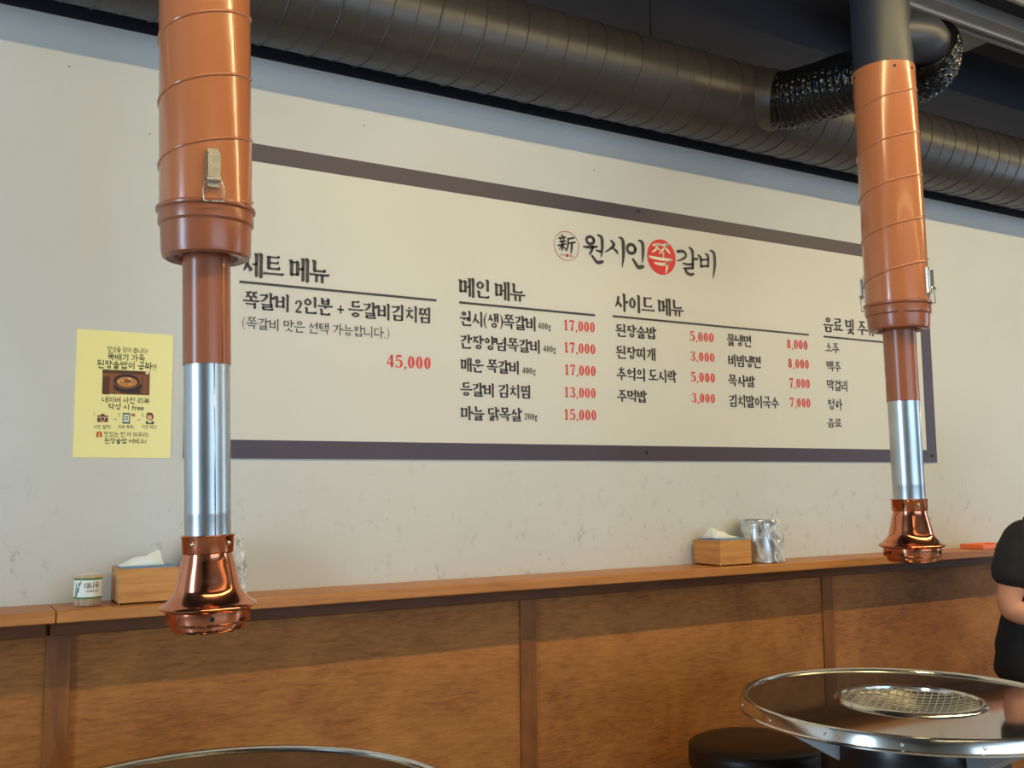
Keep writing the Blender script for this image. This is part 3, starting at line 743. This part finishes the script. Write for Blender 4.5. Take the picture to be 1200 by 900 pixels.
def flat_text(name, txt, x0, x1, zb, zt, y, style, m, parent):
    bm = bmesh.new(); add_text(bm, txt, x0, x1, zb, zt, y, style)
    return from_bm(name, bm, m, parent)
for kind, txt, x0, x1, zb, zt in LINES:
    if kind == 'h':                      # headings: one object for each word
        tot = sum(.28 if c == ' ' else 1.02 for c in txt); at_ = 0.0
        for wd in txt.split(' '):
            wl = 1.02 * len(wd)
            flat_text('heading', wd, x0 + at_ / tot * (x1 - x0), x0 + (at_ + wl) / tot * (x1 - x0), zb, zt, TY, 'h', M['text'], banner)
            at_ += wl + .28
        continue
    flat_text(NAMES[kind], txt, x0, x1, zb, zt, TY, kind, M['red'] if kind == 'p' else M['text'], banner)
for x0, x1, z in RULES:
    bm = bmesh.new(); add_flat_rect(bm, x0, z - .0032, x1, z + .0032, TY); from_bm('rule', bm, M['text'], banner)
# brush-lettered logo
def strokes(name, data, y, m, parent, k=1.3):
    bm = bmesh.new()
    data = [[(x, z, w * k) for x, z, w in st] for st in data]
    for st in data:
        add_ribbon(bm, st, y)
        for x, z, w in (st[0], st[-1]): add_flat_disc(bm, x, z, w * .5, w * .5, y, 12)
    return from_bm(name, bm, m, parent)
strokes('logo_lettering', LOGO_A, TY, M['text'], banner)
strokes('logo_lettering', LOGO_B, TY, M['text'], banner)
strokes('logo_character', LOGO_D, TY, M['text'], banner, 1.2)
bm = bmesh.new(); add_flat_disc(bm, DISC[0], DISC[1], DISC[2], DISC[2], TY, 56); disc = from_bm('logo_disc', bm, M['seal'], banner)
strokes('disc_lettering', LOGO_C, TY - .0005, M['cream'], disc, 1.1)
bm = bmesh.new(); add_flat_ring(bm, RING[0], RING[1], RING[2], RING[2], .0018, .0018, TY, 56)
ringo = from_bm('logo_ring', bm, M['sealring'], banner)
bm = bmesh.new(); add_flat_disc(bm, RING[0] + .002, RING[1] - .029, .0052, .0052, TY, 16); from_bm('small_disc', bm, M['seal'], ringo)
flat_text('small_lettering', '원시인', RING[0] - .0245, RING[0] - .004, RING[1] - .0325, RING[1] - .0255, TY, 's', M['text'], ringo)
flat_text('small_lettering', '갈비', RING[0] + .0085, RING[0] + .0235, RING[1] - .0325, RING[1] - .0255, TY, 's', M['text'], ringo)
for x, z in ((1.872, 2.132), (1.882, 1.371), (3.235, 2.12), (3.235, 1.37), (0.52, 2.12)):
    bm = bmesh.new(); add_lathe(bm, [(0, .005), (.004, .004), (.006, 0)], 12)
    o = from_bm('pin', bm, M['black_pipe'], banner, (x, BY, z), True); o.rotation_euler = (PI / 2, 0, 0)

# ------------------------------------------------------------------ yellow poster
PX0, PX1, PZ0, PZ1 = 0.2535, 0.4665, 1.3445, 1.6395
poster = tag(empty('wall_poster', (0, 0, 0)), 'pale yellow paper poster with a soup photo taped to the wall', 'poster')
bm = bmesh.new(); add_box(bm, PX0, -.0016, PZ0, PX1, -.0004, PZ1); from_bm('sheet', bm, M['paper'], poster)
def pu(x, y):
    u = (x - (62 - 27 * (y - 25) / 853)) / 632
    v = (y - (25 + 45 * u)) / (853 - 38 * u)
    return PX0 + u * (PX1 - PX0), PZ1 - v * (PZ1 - PZ0)
PY = -.0020
def ptext(txt, x0, x1, y0, y1, style):
    a = pu(x0, (y0 + y1) / 2); b = pu(x1, (y0 + y1) / 2)
    zt = pu((x0 + x1) / 2, y0)[1]; zb = pu((x0 + x1) / 2, y1)[1]
    return flat_text('lettering', txt, a[0], b[0], zb, zt, PY, style, M['poster_ink'], poster)
ptext('정성을 담아 쏩니다!', 252, 522, 150, 187, 's')
ptext('뚝배기 가득,', 255, 515, 195, 243, 'S')
ptext('된장술밥이 공짜!!', 187, 580, 244, 297, 'S')
ptext('네이버 사진 리뷰', 218, 532, 482, 523, 'S')
ptext('작성 시 free', 256, 494, 527, 566, 'S')
ptext('사진 찰칵!', 166, 278, 664, 690, 's'); ptext('리뷰 톡톡!', 323, 428, 666, 690, 's'); ptext('직원 확인!', 477, 580, 667, 692, 's')
ptext('맛있는 한 끼 마무리!', 232, 524, 711, 745, 's')
ptext('된장술밥 서비스!', 235, 510, 752, 788, 'S')
ptext('1.', 163, 184, 582, 602, 't'); ptext('2.', 321, 342, 588, 608, 't'); ptext('3.', 476, 497, 592, 612, 't')
ptext('>', 286, 316, 618, 640, 't'); ptext('>', 441, 468, 622, 644, 't')
PR = {k: mat('print_' + k, srgb(*c), 0.6) for k, c in dict(wood=(140, 84, 48), wood_dark=(92, 52, 32), bowl=(46, 32, 28), rim=(120, 78, 58), soup=(196, 130, 62),
      noodle=(236, 214, 158), meat=(140, 76, 34), brown=(112, 58, 40), cream=(236, 214, 170), green=(74, 92, 66), pale=(226, 232, 214), face=(236, 178, 130), hair=(120, 58, 30), gift=(206, 96, 40)).items()}
PICY = PY
def pel(x, y, rx, ry, c, par, dy=0.0, n=28):
    cx, cz = pu(x, y); kx = (PX1 - PX0) / 632; kz = (PZ1 - PZ0) / 834
    bm = bmesh.new(); add_flat_disc(bm, cx, cz, rx * kx, ry * kz, PY - dy, n)
    return from_bm('print_spot', bm, PR[c], par)
def prc(x0, y0, x1, y1, c, par, dy=0.0, name='print_patch'):
    a = pu((x0 + x1) / 2 - (x1 - x0) / 2, (y0 + y1) / 2); b = pu((x0 + x1) / 2 + (x1 - x0) / 2, (y0 + y1) / 2)
    t = pu((x0 + x1) / 2, y0)[1]; q = pu((x0 + x1) / 2, y1)[1]
    bm = bmesh.new(); add_flat_rect(bm, a[0], q, b[0], t, PY - dy)
    return from_bm(name, bm, PR[c], par)
pic = prc(221, 305, 531, 465, 'wood', poster, name='soup_picture')
for i, (x0, x1) in enumerate(((225, 262), (300, 306), (262, 268), (480, 486), (512, 517))): prc(x0, 345, x1, 463, 'wood_dark', pic, .0002)
prc(222, 306, 531, 328, 'wood_dark', pic, .0002)
pel(385, 408, 92, 50, 'bowl', pic, .0003); prc(380, 400, 470, 460, 'bowl', pic, .00025)
pel(378, 378, 90, 52, 'rim', pic, .0004); pel(378, 376, 82, 45, 'bowl', pic, .0005); pel(380, 382, 68, 34, 'soup', pic, .0006)
for k in range(16):
    a = random.uniform(0, 2 * PI); r = random.uniform(.2, .85)
    pel(380 + 60 * r * math.cos(a), 382 + 28 * r * math.sin(a), random.uniform(5, 14), random.uniform(3, 6), random.choice(['noodle', 'noodle', 'soup', 'meat']), pic, .0007 + k * .00001, 12)
pel(384, 376, 26, 12, 'meat', pic, .0009); pel(515, 322, 14, 10, 'cream', pic, .0004)
cam_i = prc(190, 602, 258, 645, 'brown', poster, name='camera_icon'); prc(212, 592, 236, 603, 'brown', cam_i, .0001); prc(190, 612, 258, 617, 'cream', cam_i, .0001)
pel(224, 625, 15, 15, 'cream', cam_i, .0002); pel(224, 625, 11, 11, 'brown', cam_i, .0003)
ph = prc(352, 587, 400, 657, 'green', poster, name='phone_icon'); prc(358, 596, 394, 646, 'pale', ph, .0001); prc(366, 608, 386, 632, 'green', ph, .0002); prc(370, 613, 382, 628, 'pale', ph, .0003)
bu = pel(421, 600, 16, 13, 'face', poster); bu.name = 'bubble_icon'; prc(412, 596, 430, 604, 'brown', bu, .0002)
pe = pel(531, 612, 25, 26, 'hair', poster); pe.name = 'staff_icon'; pel(529, 616, 17, 18, 'face', pe, .0002); pel(529, 594, 20, 9, 'hair', pe, .0003); prc(504, 642, 558, 662, 'green', pe, .0001); prc(519, 634, 541, 654, 'cream', pe, .0002)
gf = prc(184, 716, 220, 745, 'gift', poster, name='gift_icon'); prc(199, 712, 206, 745, 'cream', gf, .0001); pel(195, 712, 8, 5, 'gift', gf, .0002); pel(210, 712, 8, 5, 'gift', gf, .0002)

# ------------------------------------------------------------------ things on the ledge
LZ = 1.0215
def tissue_box(loc, rz, label, w=.126, d=.112, h=.078, flip=False):
    root = tag(empty('tissue_box', loc, (0, 0, rz)), label, 'tissue box', 'wooden tissue boxes on the ledge')
    t = .006
    bm = bmesh.new()
    add_box(bm, -w / 2, -d / 2, 0, w / 2, d / 2, .006, .001)
    from_bm('base', bm, M['box_wood'], root)
    for x0, y0, x1, y1 in ((-w / 2, -d / 2, w / 2, -d / 2 + t), (-w / 2, d / 2 - t, w / 2, d / 2), (-w / 2, -d / 2 + t, -w / 2 + t, d / 2 - t), (w / 2 - t, -d / 2 + t, w / 2, d / 2 - t)):
        box('side_board', x0, y0, .0, x1, y1, h, M['box_wood'], root, .0012)
    # paper pack wrapped in blue film
    box('film_pack', -w / 2 + t + .001, -d / 2 + t + .001, .006, w / 2 - t - .001, d / 2 - t - .001, h + .004, M['blue_film'], root, .003)
    # pulled-up sheet: a soft folded wedge, closed down to the pack along its long sides
    bm = bmesh.new(); nx, ny = 22, 12; g = []
    for i in range(nx):
        row = []
        for j in range(ny):
            u, vv = i / (nx - 1), j / (ny - 1)
            x = -w * .44 + u * w * .74
            if flip: x = -x - w * .12
            y = -d * .26 + vv * d * .5 + .004 * math.sin(u * 7)
            prof = (u * 1.05) ** .8 if u < .9 else (1 - u) * 9.4
            z = h + .004 + .031 * prof * (1 - abs(2 * vv - 1) ** 2.5) + .0025 * math.sin(u * 13 + vv * 6) * math.sin(vv * PI)
            row.append(bm.verts.new((x, y, max(z, h + .0042))))
        g.append(row)
    for i in range(nx - 1):
        for j in range(ny - 1): bm.faces.new((g[i][j], g[i + 1][j], g[i + 1][j + 1], g[i][j + 1]))
    o = from_bm('tissue', bm, M['tissue'], root, None, True)
    so = o.modifiers.new('thick', 'SOLIDIFY'); so.thickness = .002
    return root
tissue_box((0.405, -.073, LZ), 0.0, 'bamboo tissue box beside the toothpick jar, left of the copper hood')
tissue_box((2.112, -.076, LZ), 0.0, 'bamboo tissue box beside the plastic covered can on the ledge', w=.126, d=.122, flip=True)

# toothpick jar
jar = tag(empty('toothpick_jar', (.286, -.082, LZ)), 'small round toothpick jar with white label and green stripes', 'jar')
lathe('jar_shell', [(0, .0005), (.027, .0005), (.0285, .002), (.0285, .060), (.0275, .0655), (.027, .067)], M['clear'], jar, 40)
bm = bmesh.new()
for k in range(220):
    a = random.uniform(0, 2 * PI); r = .0262 * math.sqrt(random.random()) if k < 110 else .0266; x, y = r * math.cos(a), r * math.sin(a)
    add_tube(bm, [(x, y, .002), (x + random.uniform(-.001, .001), y + random.uniform(-.001, .001), .063 + random.uniform(-.002, .002))], .0012, 5)
tag(from_bm('toothpicks', bm, M['jar_pick'], jar, None, True), kind='stuff')
def band(name, z0, z1, r, m, parent): return lathe(name, [(r, z0), (r, z1)], m, parent, 48)
lab = band('label', .018, .058, .0288, M['label_white'], jar)
band('green_stripe', .017, .0205, .0290, M['label_green'], lab); band('green_stripe', .0565, .0605, .0290, M['label_green'], lab)
def wrap_text(name, txt, a0, a1, zb, zt, r, style, m, parent):
    bm = bmesh.new(); add_text(bm, txt, a0, a1, zb, zt, 0, style)
    for vtx in bm.verts:
        a = vtx.co.x; z = vtx.co.z
        vtx.co = Vector((r * math.cos(a), r * math.sin(a), z))
    return from_bm(name, bm, m, parent)
wrap_text('label_lettering', '대나무', math.radians(-112), math.radians(-48), .0385, .0515, .0293, 'S', M['poster_ink'], lab)
wrap_text('label_lettering', '이쑤시개', math.radians(-106), math.radians(-54), .0295, .0362, .0293, 's', M['poster_ink'], lab)
bm = bmesh.new()
for a, z0, z1 in ((-155, .02, .05), (-148, .022, .04), (-140, .03, .052), (-132, .046, .054)):
    q = math.radians(a); add_tube(bm, [(.0291 * math.cos(q), .0291 * math.sin(q), z0), (.0291 * math.cos(q + .12), .0291 * math.sin(q + .12), z1)], .0009, 5)
from_bm('bamboo_print', bm, M['label_green'], lab)
lathe('lid', [(.0283, .0655), (.0283, .0685), (.026, .0692), (0, .0692)], M['clear'], jar, 40)

M['fold'] = mat('film_fold_plastic', srgb(222, 224, 222), 0.2, Alpha=0.75)
def film_can(loc, label, seed, rz):
    root = tag(empty('tin_can', loc, (0, 0, rz)), label, 'can', 'metal cans under plastic film on the ledge')
    r, h = .058, .132
    lathe('can_body', [(0, .001), (r - .002, .001), (r, .003), (r, .008), (r - .001, .010), (r - .001, h - .008), (r + .001, h - .006), (r + .0015, h - .002), (r, h), (r - .003, h - .001), (r - .004, h - .02), (r - .004, .02), (0, .02)], M['can'], root, 48)
    lathe('rim', [(r - .004, h - .001), (r - .002, h + .002), (r + .001, h + .0015), (r + .002, h - .001)], M['chrome'], root, 48)
    # crumpled clear film hanging round the can
    rnd = random.Random(seed); bm = bmesh.new(); nu, nv = 56, 16; g = []
    for i in range(nu):
        row = []
        for j in range(nv):
            u = 2 * PI * i / nu; t = j / (nv - 1)
            side = max(0, math.cos(u - (-.75)))
            fl_ = mnoise.noise(Vector((math.cos(u) * 4 + seed, math.sin(u) * 4, t * 5)))
            f2 = abs(mnoise.noise(Vector((math.cos(u) * 7 + seed, math.sin(u) * 7 + t * 6, t * 3))))
            rr = r + .003 + side * .013 * (1 - t * .7) + .007 * fl_ * (.3 + side) - .008 * f2 * side
            rr = max(rr, r + .0015)
            row.append(bm.verts.new((rr * math.cos(u), rr * math.sin(u), max(.0015, h * (.02 + 1.0 * t) + .004 * fl_ * (1 - t)))))
        g.append(row)
    for i in range(nu):
        for j in range(nv - 1): bm.faces.new((g[i][j], g[(i + 1) % nu][j], g[(i + 1) % nu][j + 1], g[i][j + 1]))
    from_bm('plastic_film', bm, M['film'], root, None, False)
    # bunched strands of film
    for k, (a0, a1, z0, z1, q) in enumerate(((-2.05, -1.2, .125, .02, 1.0), (-1.5, -.25, .045, .085, 1.5), (-1.35, -.3, .012, .03, 1.3), (-1.75, -1.0, .118, .06, .8), (-.95, -.35, .10, .055, .8))):
        pts = []
        for i in range(11):
            t = i / 10; a = a0 + (a1 - a0) * t; rr = r + .010 + .006 * max(0, math.cos(a + .75))
            pts.append((rr * math.cos(a), rr * math.sin(a), z0 + (z1 - z0) * t - .012 * math.sin(t * PI)))
        tube('film_fold', pts, [q * (.0010 + .0022 * math.sin(i / 10 * PI)) for i in range(11)], M['fold'], root, 6)
    return root
film_can((2.272, -.074, LZ), 'silver tin can wrapped in clear plastic film, right of a tissue box', 3, 0)
film_can((0.555, -.074, LZ), 'silver tin can in plastic film half hidden behind the left copper hood', 9, .4)

tr_ = tag(empty('orange_tray', (3.40, -.085, LZ)), 'small flat orange plastic tray at the far end of the ledge', 'tray')
bm = bmesh.new(); add_box(bm, -.075, -.045, 0, .075, .045, .006, .002); from_bm('tray_base', bm, M['orange_tray'], tr_)
for x0, y0, x1, y1 in ((-.078, -.048, .078, -.042), (-.078, .042, .078, .048), (-.078, -.042, -.072, .042), (.072, -.042, .078, .042)):
    box('tray_rim', x0, y0, .001, x1, y1, .017, M['orange_tray'], tr_, .0015)

# ------------------------------------------------------------------ round grill tables
TH = 0.74
M['wire'] = mat('grill_wire', srgb(190, 184, 172), 0.4, 0.9)
M['pan'] = mat('pan_steel', srgb(120, 114, 106), 0.35, 1.0)
def grill_table(loc, rz, label):
    root = tag(empty('grill_table', loc, (0, 0, rz)), label, 'table', 'round steel grill tables')
    R_ = .405; rg = .166
    lathe('tabletop', [(rg, TH - .03), (rg, TH), (R_ - .002, TH), (R_ - .002, TH - .022), (rg, TH - .024)], M['table'], root, 96, sharp=30)
    rim = lathe('rim_band', [(R_ - .019, TH + .0003), (R_ - .0175, TH + .0035), (R_ - .013, TH + .0062), (R_ - .008, TH + .0068), (R_ - .003, TH + .005), (R_ - .001, TH + .001), (R_ + .0040, TH - .020), (R_ + .008, TH - .0225), (R_ + .0075, TH - .0265), (R_ - .006, TH - .027)], M['chrome'], root, 96, sharp=25)
    for k in range(16):
        a = 2 * PI * k / 16 + .1
        bm = bmesh.new(); add_lathe(bm, [(0, .003), (.0028, .0025), (.004, 0)], 10)
        o = from_bm('rivet', bm, M['chrome'], rim, ((R_ + .0015) * math.cos(a), (R_ + .0015) * math.sin(a), TH - .010), True); o.rotation_euler = (0, PI / 2, a)
    lathe('grill_ring', [(rg - .010, TH - .006), (rg - .009, TH + .003), (rg - .005, TH + .0065), (rg + .002, TH + .007), (rg + .007, TH + .0045), (rg + .011, TH + .0005)], M['chrome'], root, 72)
    pan = lathe('burner_pan', [(.128, TH - .045), (.140, TH - .025), (rg - .010, TH - .006)], M['pan'], root, 64)
    lathe('pan_floor', [(0, TH - .075), (.11, TH - .07), (.128, TH - .045)], M['dark'], pan, 48)
    bm = bmesh.new(); rr = rg - .010; sp = .0165
    k = -int(rr / sp)
    while k * sp < rr:
        q = k * sp; L = math.sqrt(max(rr * rr - q * q, 0))
        if L > .01:
            n = 9
            for sgn in (0, 1):
                pts = []
                for i in range(n):
                    s_ = -L + 2 * L * i / (n - 1)
                    z = TH - .003 - .026 * (1 - (s_ * s_ + q * q) / (rr * rr)) + (.0012 if sgn else 0)
                    pts.append((s_, q, z) if sgn else (q, s_, z))
                add_tube(bm, pts, .0015, 5)
        k += 1
    tag(from_bm('grill_mesh', bm, M['wire'], root, None, True), kind='stuff')
    lathe('drum', [(0, .03), (.21, .03), (.215, .035), (.215, TH - .10), (.21, TH - .045), (.20, TH - .030)], M['drum'], root, 64)
    lathe('base_plate', [(0, .0), (.25, .0), (.255, .004), (.255, .026), (.25, .03), (0, .03)], M['drum'], root, 64)
    for k in range(4):
        a = PI / 4 + k * PI / 2
        bm = bmesh.new()
        vs = []
        for y in (-.02, .02):
            vs.append([bm.verts.new(p) for p in ((.205, y, TH - .027), (.36, y, TH - .027), (.36, y, TH - .040), (.215, y, TH - .12))])
        for q in range(4): bm.faces.new((vs[0][q], vs[0][(q + 1) % 4], vs[1][(q + 1) % 4], vs[1][q]))
        bm.faces.new(list(reversed(vs[0]))); bm.faces.new(vs[1])
        o = from_bm('bracket', bm, M['steel_leg'], root); o.rotation_euler = (0, 0, a)
    return root
t1 = grill_table((2.072, -.775, 0), math.radians(30), 'round polished steel grill table with mesh grill, right, beside the stool')
t2 = copy_tree(t1); t2.location = (.428, -.728, 0); t2.rotation_euler = (0, 0, .3)
t2['label'] = 'round steel grill table at the bottom edge under the left copper hood'

# ------------------------------------------------------------------ stools
SH = .543
def stool(loc, label, SH=SH):
    root = tag(empty('round_stool', loc), label, 'stool', 'black round stools')
    lathe('cushion', [(0, SH), (.12, SH - .0005), (.165, SH - .004), (.182, SH - .011), (.188, SH - .020), (.189, SH - .065), (.185, SH - .072), (0, SH - .072)], M['vinyl'], root, 64, sharp=60)
    bm = bmesh.new(); add_tube(bm, [(.1865 * math.cos(2 * PI * k / 48), .1865 * math.sin(2 * PI * k / 48), SH - .017) for k in range(49)], .0022, 6, cap=False)
    from_bm('piping', bm, M['vinyl'], root, None, True)
    lathe('seat_pan', [(0, SH - .085), (.178, SH - .085), (.180, SH - .073), (0, SH - .0725)], M['drum'], root, 48)
    for k in range(4):
        a = PI / 4 + k * PI / 2; c, s = math.cos(a), math.sin(a)
        tube('leg', [(.13 * c, .13 * s, SH - .085), (.185 * c, .185 * s, .004)], .012, M['drum'], root, 12)
    bm = bmesh.new(); add_tube(bm, [(.169 * math.cos(2 * PI * k / 40), .169 * math.sin(2 * PI * k / 40), .16) for k in range(41)], .008, 8, cap=False)
    from_bm('foot_ring', bm, M['drum'], root, None, True)
    return root
stool((2.045, -.262, 0), 'round black vinyl stool between the wall and the right grill table')

PERSON_LOC = (3.14, -.50, 0)
PERSON_ROT = math.radians(-80 - 90)
# ------------------------------------------------------------------ seated person at the right edge
def skin_mesh(name, verts, edges, radii, m, parent, levels=2, root_i=0, smooth_shade=True):
    me = bpy.data.meshes.new(name)
    me.from_pydata(verts, edges, [])
    o = bpy.data.objects.new(name, me); COL.objects.link(o)
    sk = o.modifiers.new('skin', 'SKIN'); sk.use_smooth_shade = True; sk.branch_smoothing = 0.6
    for i, d in enumerate(me.skin_vertices[0].data):
        r = radii[i]; d.radius = r if isinstance(r, tuple) else (r, r); d.use_root = (i == root_i)
    ss = o.modifiers.new('sub', 'SUBSURF'); ss.levels = levels; ss.render_levels = levels
    dg = bpy.context.evaluated_depsgraph_get()
    dg.update()
    me2 = bpy.data.meshes.new_from_object(o.evaluated_get(dg))
    bpy.data.objects.remove(o)
    me2.name = name
    return new_obj(name, me2, m, parent, None, smooth_shade)

def chain(spec):
    """spec: list of (name, parent_name, xyz, radius)"""
    idx, V, E_, Rd = {}, [], [], []
    for nme, par, p, r in spec:
        idx[nme] = len(V); V.append(p); Rd.append(r)
        if par: E_.append((idx[par], idx[nme]))
    return V, E_, Rd

person = tag(empty('person', PERSON_LOC, (0, 0, PERSON_ROT)), 'person in a black t-shirt and jeans sitting at the right edge with bent elbow', 'person')
# local axes: +x = the person's right, +y = the way they face
ER = (.238, -.045, .868); WR = (.06, .205, .845)
EL = (-.238, -.03, .868); WL = (-.05, .245, .825)
spec = [('pel', None, (0, -.05, .665), (.11, .085)), ('sp', 'pel', (0, -.05, .80), (.115, .088)), ('ch', 'sp', (0, -.03, .97), (.115, .085)), ('uc', 'ch', (0, 0, 1.075), (.085, .065)),
        ('nb', 'uc', (0, .03, 1.165), .045), ('nk', 'nb', (0, .05, 1.235), .050), ('jaw', 'nk', (0, .09, 1.305), (.072, .082)), ('hd', 'jaw', (0, .09, 1.375), (.082, .098)), ('tp', 'hd', (0, .08, 1.445), (.06, .075)),
        ('sr', 'uc', (.155, -.005, 1.10), .042), ('er0', 'sr', (.208, -.03, .99), .046), ('er', 'er0', ER, .044), ('fr', 'er', (.18, .05, .858), .043), ('wr', 'fr', WR, (.028, .026)),
        ('sl', 'uc', (-.155, -.005, 1.10), .042), ('el0', 'sl', (-.208, -.02, .99), .046), ('el', 'el0', EL, .044), ('fl', 'el', (-.18, .08, .85), .043), ('wl', 'fl', WL, (.028, .026)),
        ('hr', 'pel', (.095, .03, .625), .062), ('kr', 'hr', (.125, .40, .60), .050), ('ar0', 'kr', (.125, .41, .36), .046), ('ar', 'ar0', (.125, .39, .10), .040), ('tr', 'ar', (.135, .53, .045), (.042, .035)),
        ('hl', 'pel', (-.095, .03, .625), .062), ('kl', 'hl', (-.125, .40, .60), .050), ('al0', 'kl', (-.125, .41, .36), .046), ('al', 'al0', (-.125, .39, .10), .040), ('tl', 'al', (-.135, .53, .045), (.042, .035))]
# hands: palm and five bent fingers on each side
for s, wn, w in ((1, 'wr', WR), (-1, 'wl', WL)):
    d = Vector((-.45 * s, .85, -.08)).normalized(); q = Vector((-s * .88, -.47, 0)); w = Vector(w)
    pm = w + d * .06
    spec.append((wn + 'p', wn, tuple(pm), (.032, .018)))
    for k, (off, ln, r) in enumerate(((-.027, .062, .0085), (-.009, .075, .0088), (.009, .082, .009), (.027, .074, .0088))):
        b0 = pm + d * .03 + q * off; b1 = b0 + d * ln * .5 + Vector((0, 0, -.006)); b2 = b1 + d * ln * .4 + Vector((0, 0, -.022))
        n0 = wn + 'f%d' % k
        spec += [(n0 + 'a', wn + 'p', tuple(b0), r), (n0 + 'b', n0 + 'a', tuple(b1), r), (n0 + 'c', n0 + 'b', tuple(b2), r * .9)]
    t0 = w + d * .035 + q * .034
    spec += [(wn + 'ta', wn + 'p', tuple(t0), .0105), (wn + 'tb', wn + 'ta', tuple(t0 + d * .035 + q * .016), .010), (wn + 'tc', wn + 'tb', tuple(t0 + d * .062 + q * .014 + Vector((0, 0, -.008))), .009)]
V, E_, Rd = chain(spec)
skin_mesh('body', V, E_, Rd, M['skin'], person, 2)
# t-shirt
ms_ = lambda a, b, t: tuple(a[i] + (b[i] - a[i]) * t for i in range(3))
sp2 = [('ch', None, (0, -.03, .97), (.165, .125)), ('be', 'ch', (0, -.045, .80), (.180, .140)), ('he', 'be', (0, -.05, .66), (.192, .152)), ('hem', 'he', (0, -.05, .61), (.194, .154)),
       ('uc', 'ch', (0, 0, 1.075), (.150, .112)), ('nb', 'uc', (0, .022, 1.155), (.090, .086)),
       ('sr', 'uc', (.155, -.005, 1.112), (.088, .086)), ('s2', 'sr', (.205, -.025, 1.01), (.080, .080)), ('s3', 's2', (.228, -.038, .925), (.076, .078)),
       ('sl', 'uc', (-.155, -.005, 1.112), (.088, .086)), ('l2', 'sl', (-.205, -.018, 1.01), (.080, .080)), ('l3', 'l2', (-.228, -.025, .925), (.076, .078))]
V, E_, Rd = chain(sp2)
sh_o = skin_mesh('t_shirt', V, E_, Rd, M['shirt'], person, 3)
bm = bmesh.new(); bm.from_mesh(sh_o.data)
for _ in range(8): bmesh.ops.smooth_vert(bm, verts=bm.verts, factor=0.5, use_axis_x=True, use_axis_y=True, use_axis_z=True)
bm.to_mesh(sh_o.data); bm.free(); sh_o.data.update()
for vtx in sh_o.data.vertices:      # soft creases
    c = vtx.co
    k = mnoise.noise(Vector((c.x * 9, c.y * 9, c.z * 22))) * .006 + mnoise.noise(Vector((c.x * 22 + c.z * 16, c.y * 20, c.z * 14))) * .003
    vtx.co = c + vtx.normal * k
sp3 = [('pel', None, (0, -.05, .66), (.16, .125)), ('wst', 'pel', (0, -.05, .72), (.15, .118)), ('hr', 'pel', (.095, .03, .635), .100), ('kr', 'hr', (.125, .40, .60), .082), ('a0', 'kr', (.125, .41, .36), .068), ('ar', 'a0', (.125, .395, .13), .062),
       ('hl', 'pel', (-.095, .03, .635), .100), ('kl', 'hl', (-.125, .40, .60), .082), ('l0', 'kl', (-.125, .41, .36), .068), ('al', 'l0', (-.125, .395, .13), .062)]
V, E_, Rd = chain(sp3); skin_mesh('jeans', V, E_, Rd, M['jeans'], person, 2)
for s in (-1, 1):
    V, E_, Rd = chain([('a', None, (s * .127, .37, .075), (.05, .05)), ('b', 'a', (s * .132, .46, .052), (.05, .045)), ('c', 'b', (s * .138, .57, .042), (.046, .036))])
    skin_mesh('shoe', V, E_, Rd, M['shoe'], person, 2)
# hair cap and face
bm = bmesh.new()
bmesh.ops.create_uvsphere(bm, u_segments=28, v_segments=18, radius=1)
for vtx in list(bm.verts):
    x, y, z = vtx.co
    vtx.co = Vector((x * .089, .08 + y * .108, 1.39 + z * .104))
bmesh.ops.delete(bm, geom=[v_ for v_ in bm.verts if (v_.co.y > .125 and v_.co.z < 1.43) or v_.co.z < 1.32 or (v_.co.y > .08 and v_.co.z < 1.375)], context='VERTS')
from_bm('hair', bm, M['hair'], person, None, True)
M['eye'] = mat('eye_dark', srgb(28, 22, 20), 0.2); M['lip'] = mat('lips', srgb(178, 104, 88), 0.5)
for s in (-1, 1):
    bm = bmesh.new(); bmesh.ops.create_uvsphere(bm, u_segments=12, v_segments=8, radius=.011, matrix=Matrix.Translation((s * .031, .173, 1.38)) @ Matrix.Diagonal((1.3, .6, .7, 1))); from_bm('eye', bm, M['eye'], person, None, True)
    bm = bmesh.new(); bmesh.ops.create_uvsphere(bm, u_segments=12, v_segments=8, radius=.03, matrix=Matrix.Translation((s * .080, .075, 1.365)) @ Matrix.Diagonal((.3, .6, 1, 1))); from_bm('ear', bm, M['skin'], person, None, True)
V, E_, Rd = chain([('a', None, (0, .168, 1.385), .009), ('b', 'a', (0, .186, 1.353), .014), ('c', 'b', (0, .176, 1.343), .012)]); skin_mesh('nose', V, E_, Rd, M['skin'], person, 2)
bm = bmesh.new(); bmesh.ops.create_uvsphere(bm, u_segments=12, v_segments=8, radius=.02, matrix=Matrix.Translation((0, .156, 1.313)) @ Matrix.Diagonal((1.1, .5, .3, 1))); from_bm('mouth', bm, M['lip'], person, None, True)
stool((PERSON_LOC[0] - math.sin(PERSON_ROT) * -.03, PERSON_LOC[1] + math.cos(PERSON_ROT) * -.03, 0), 'round black stool under the person in the black t-shirt', .53)
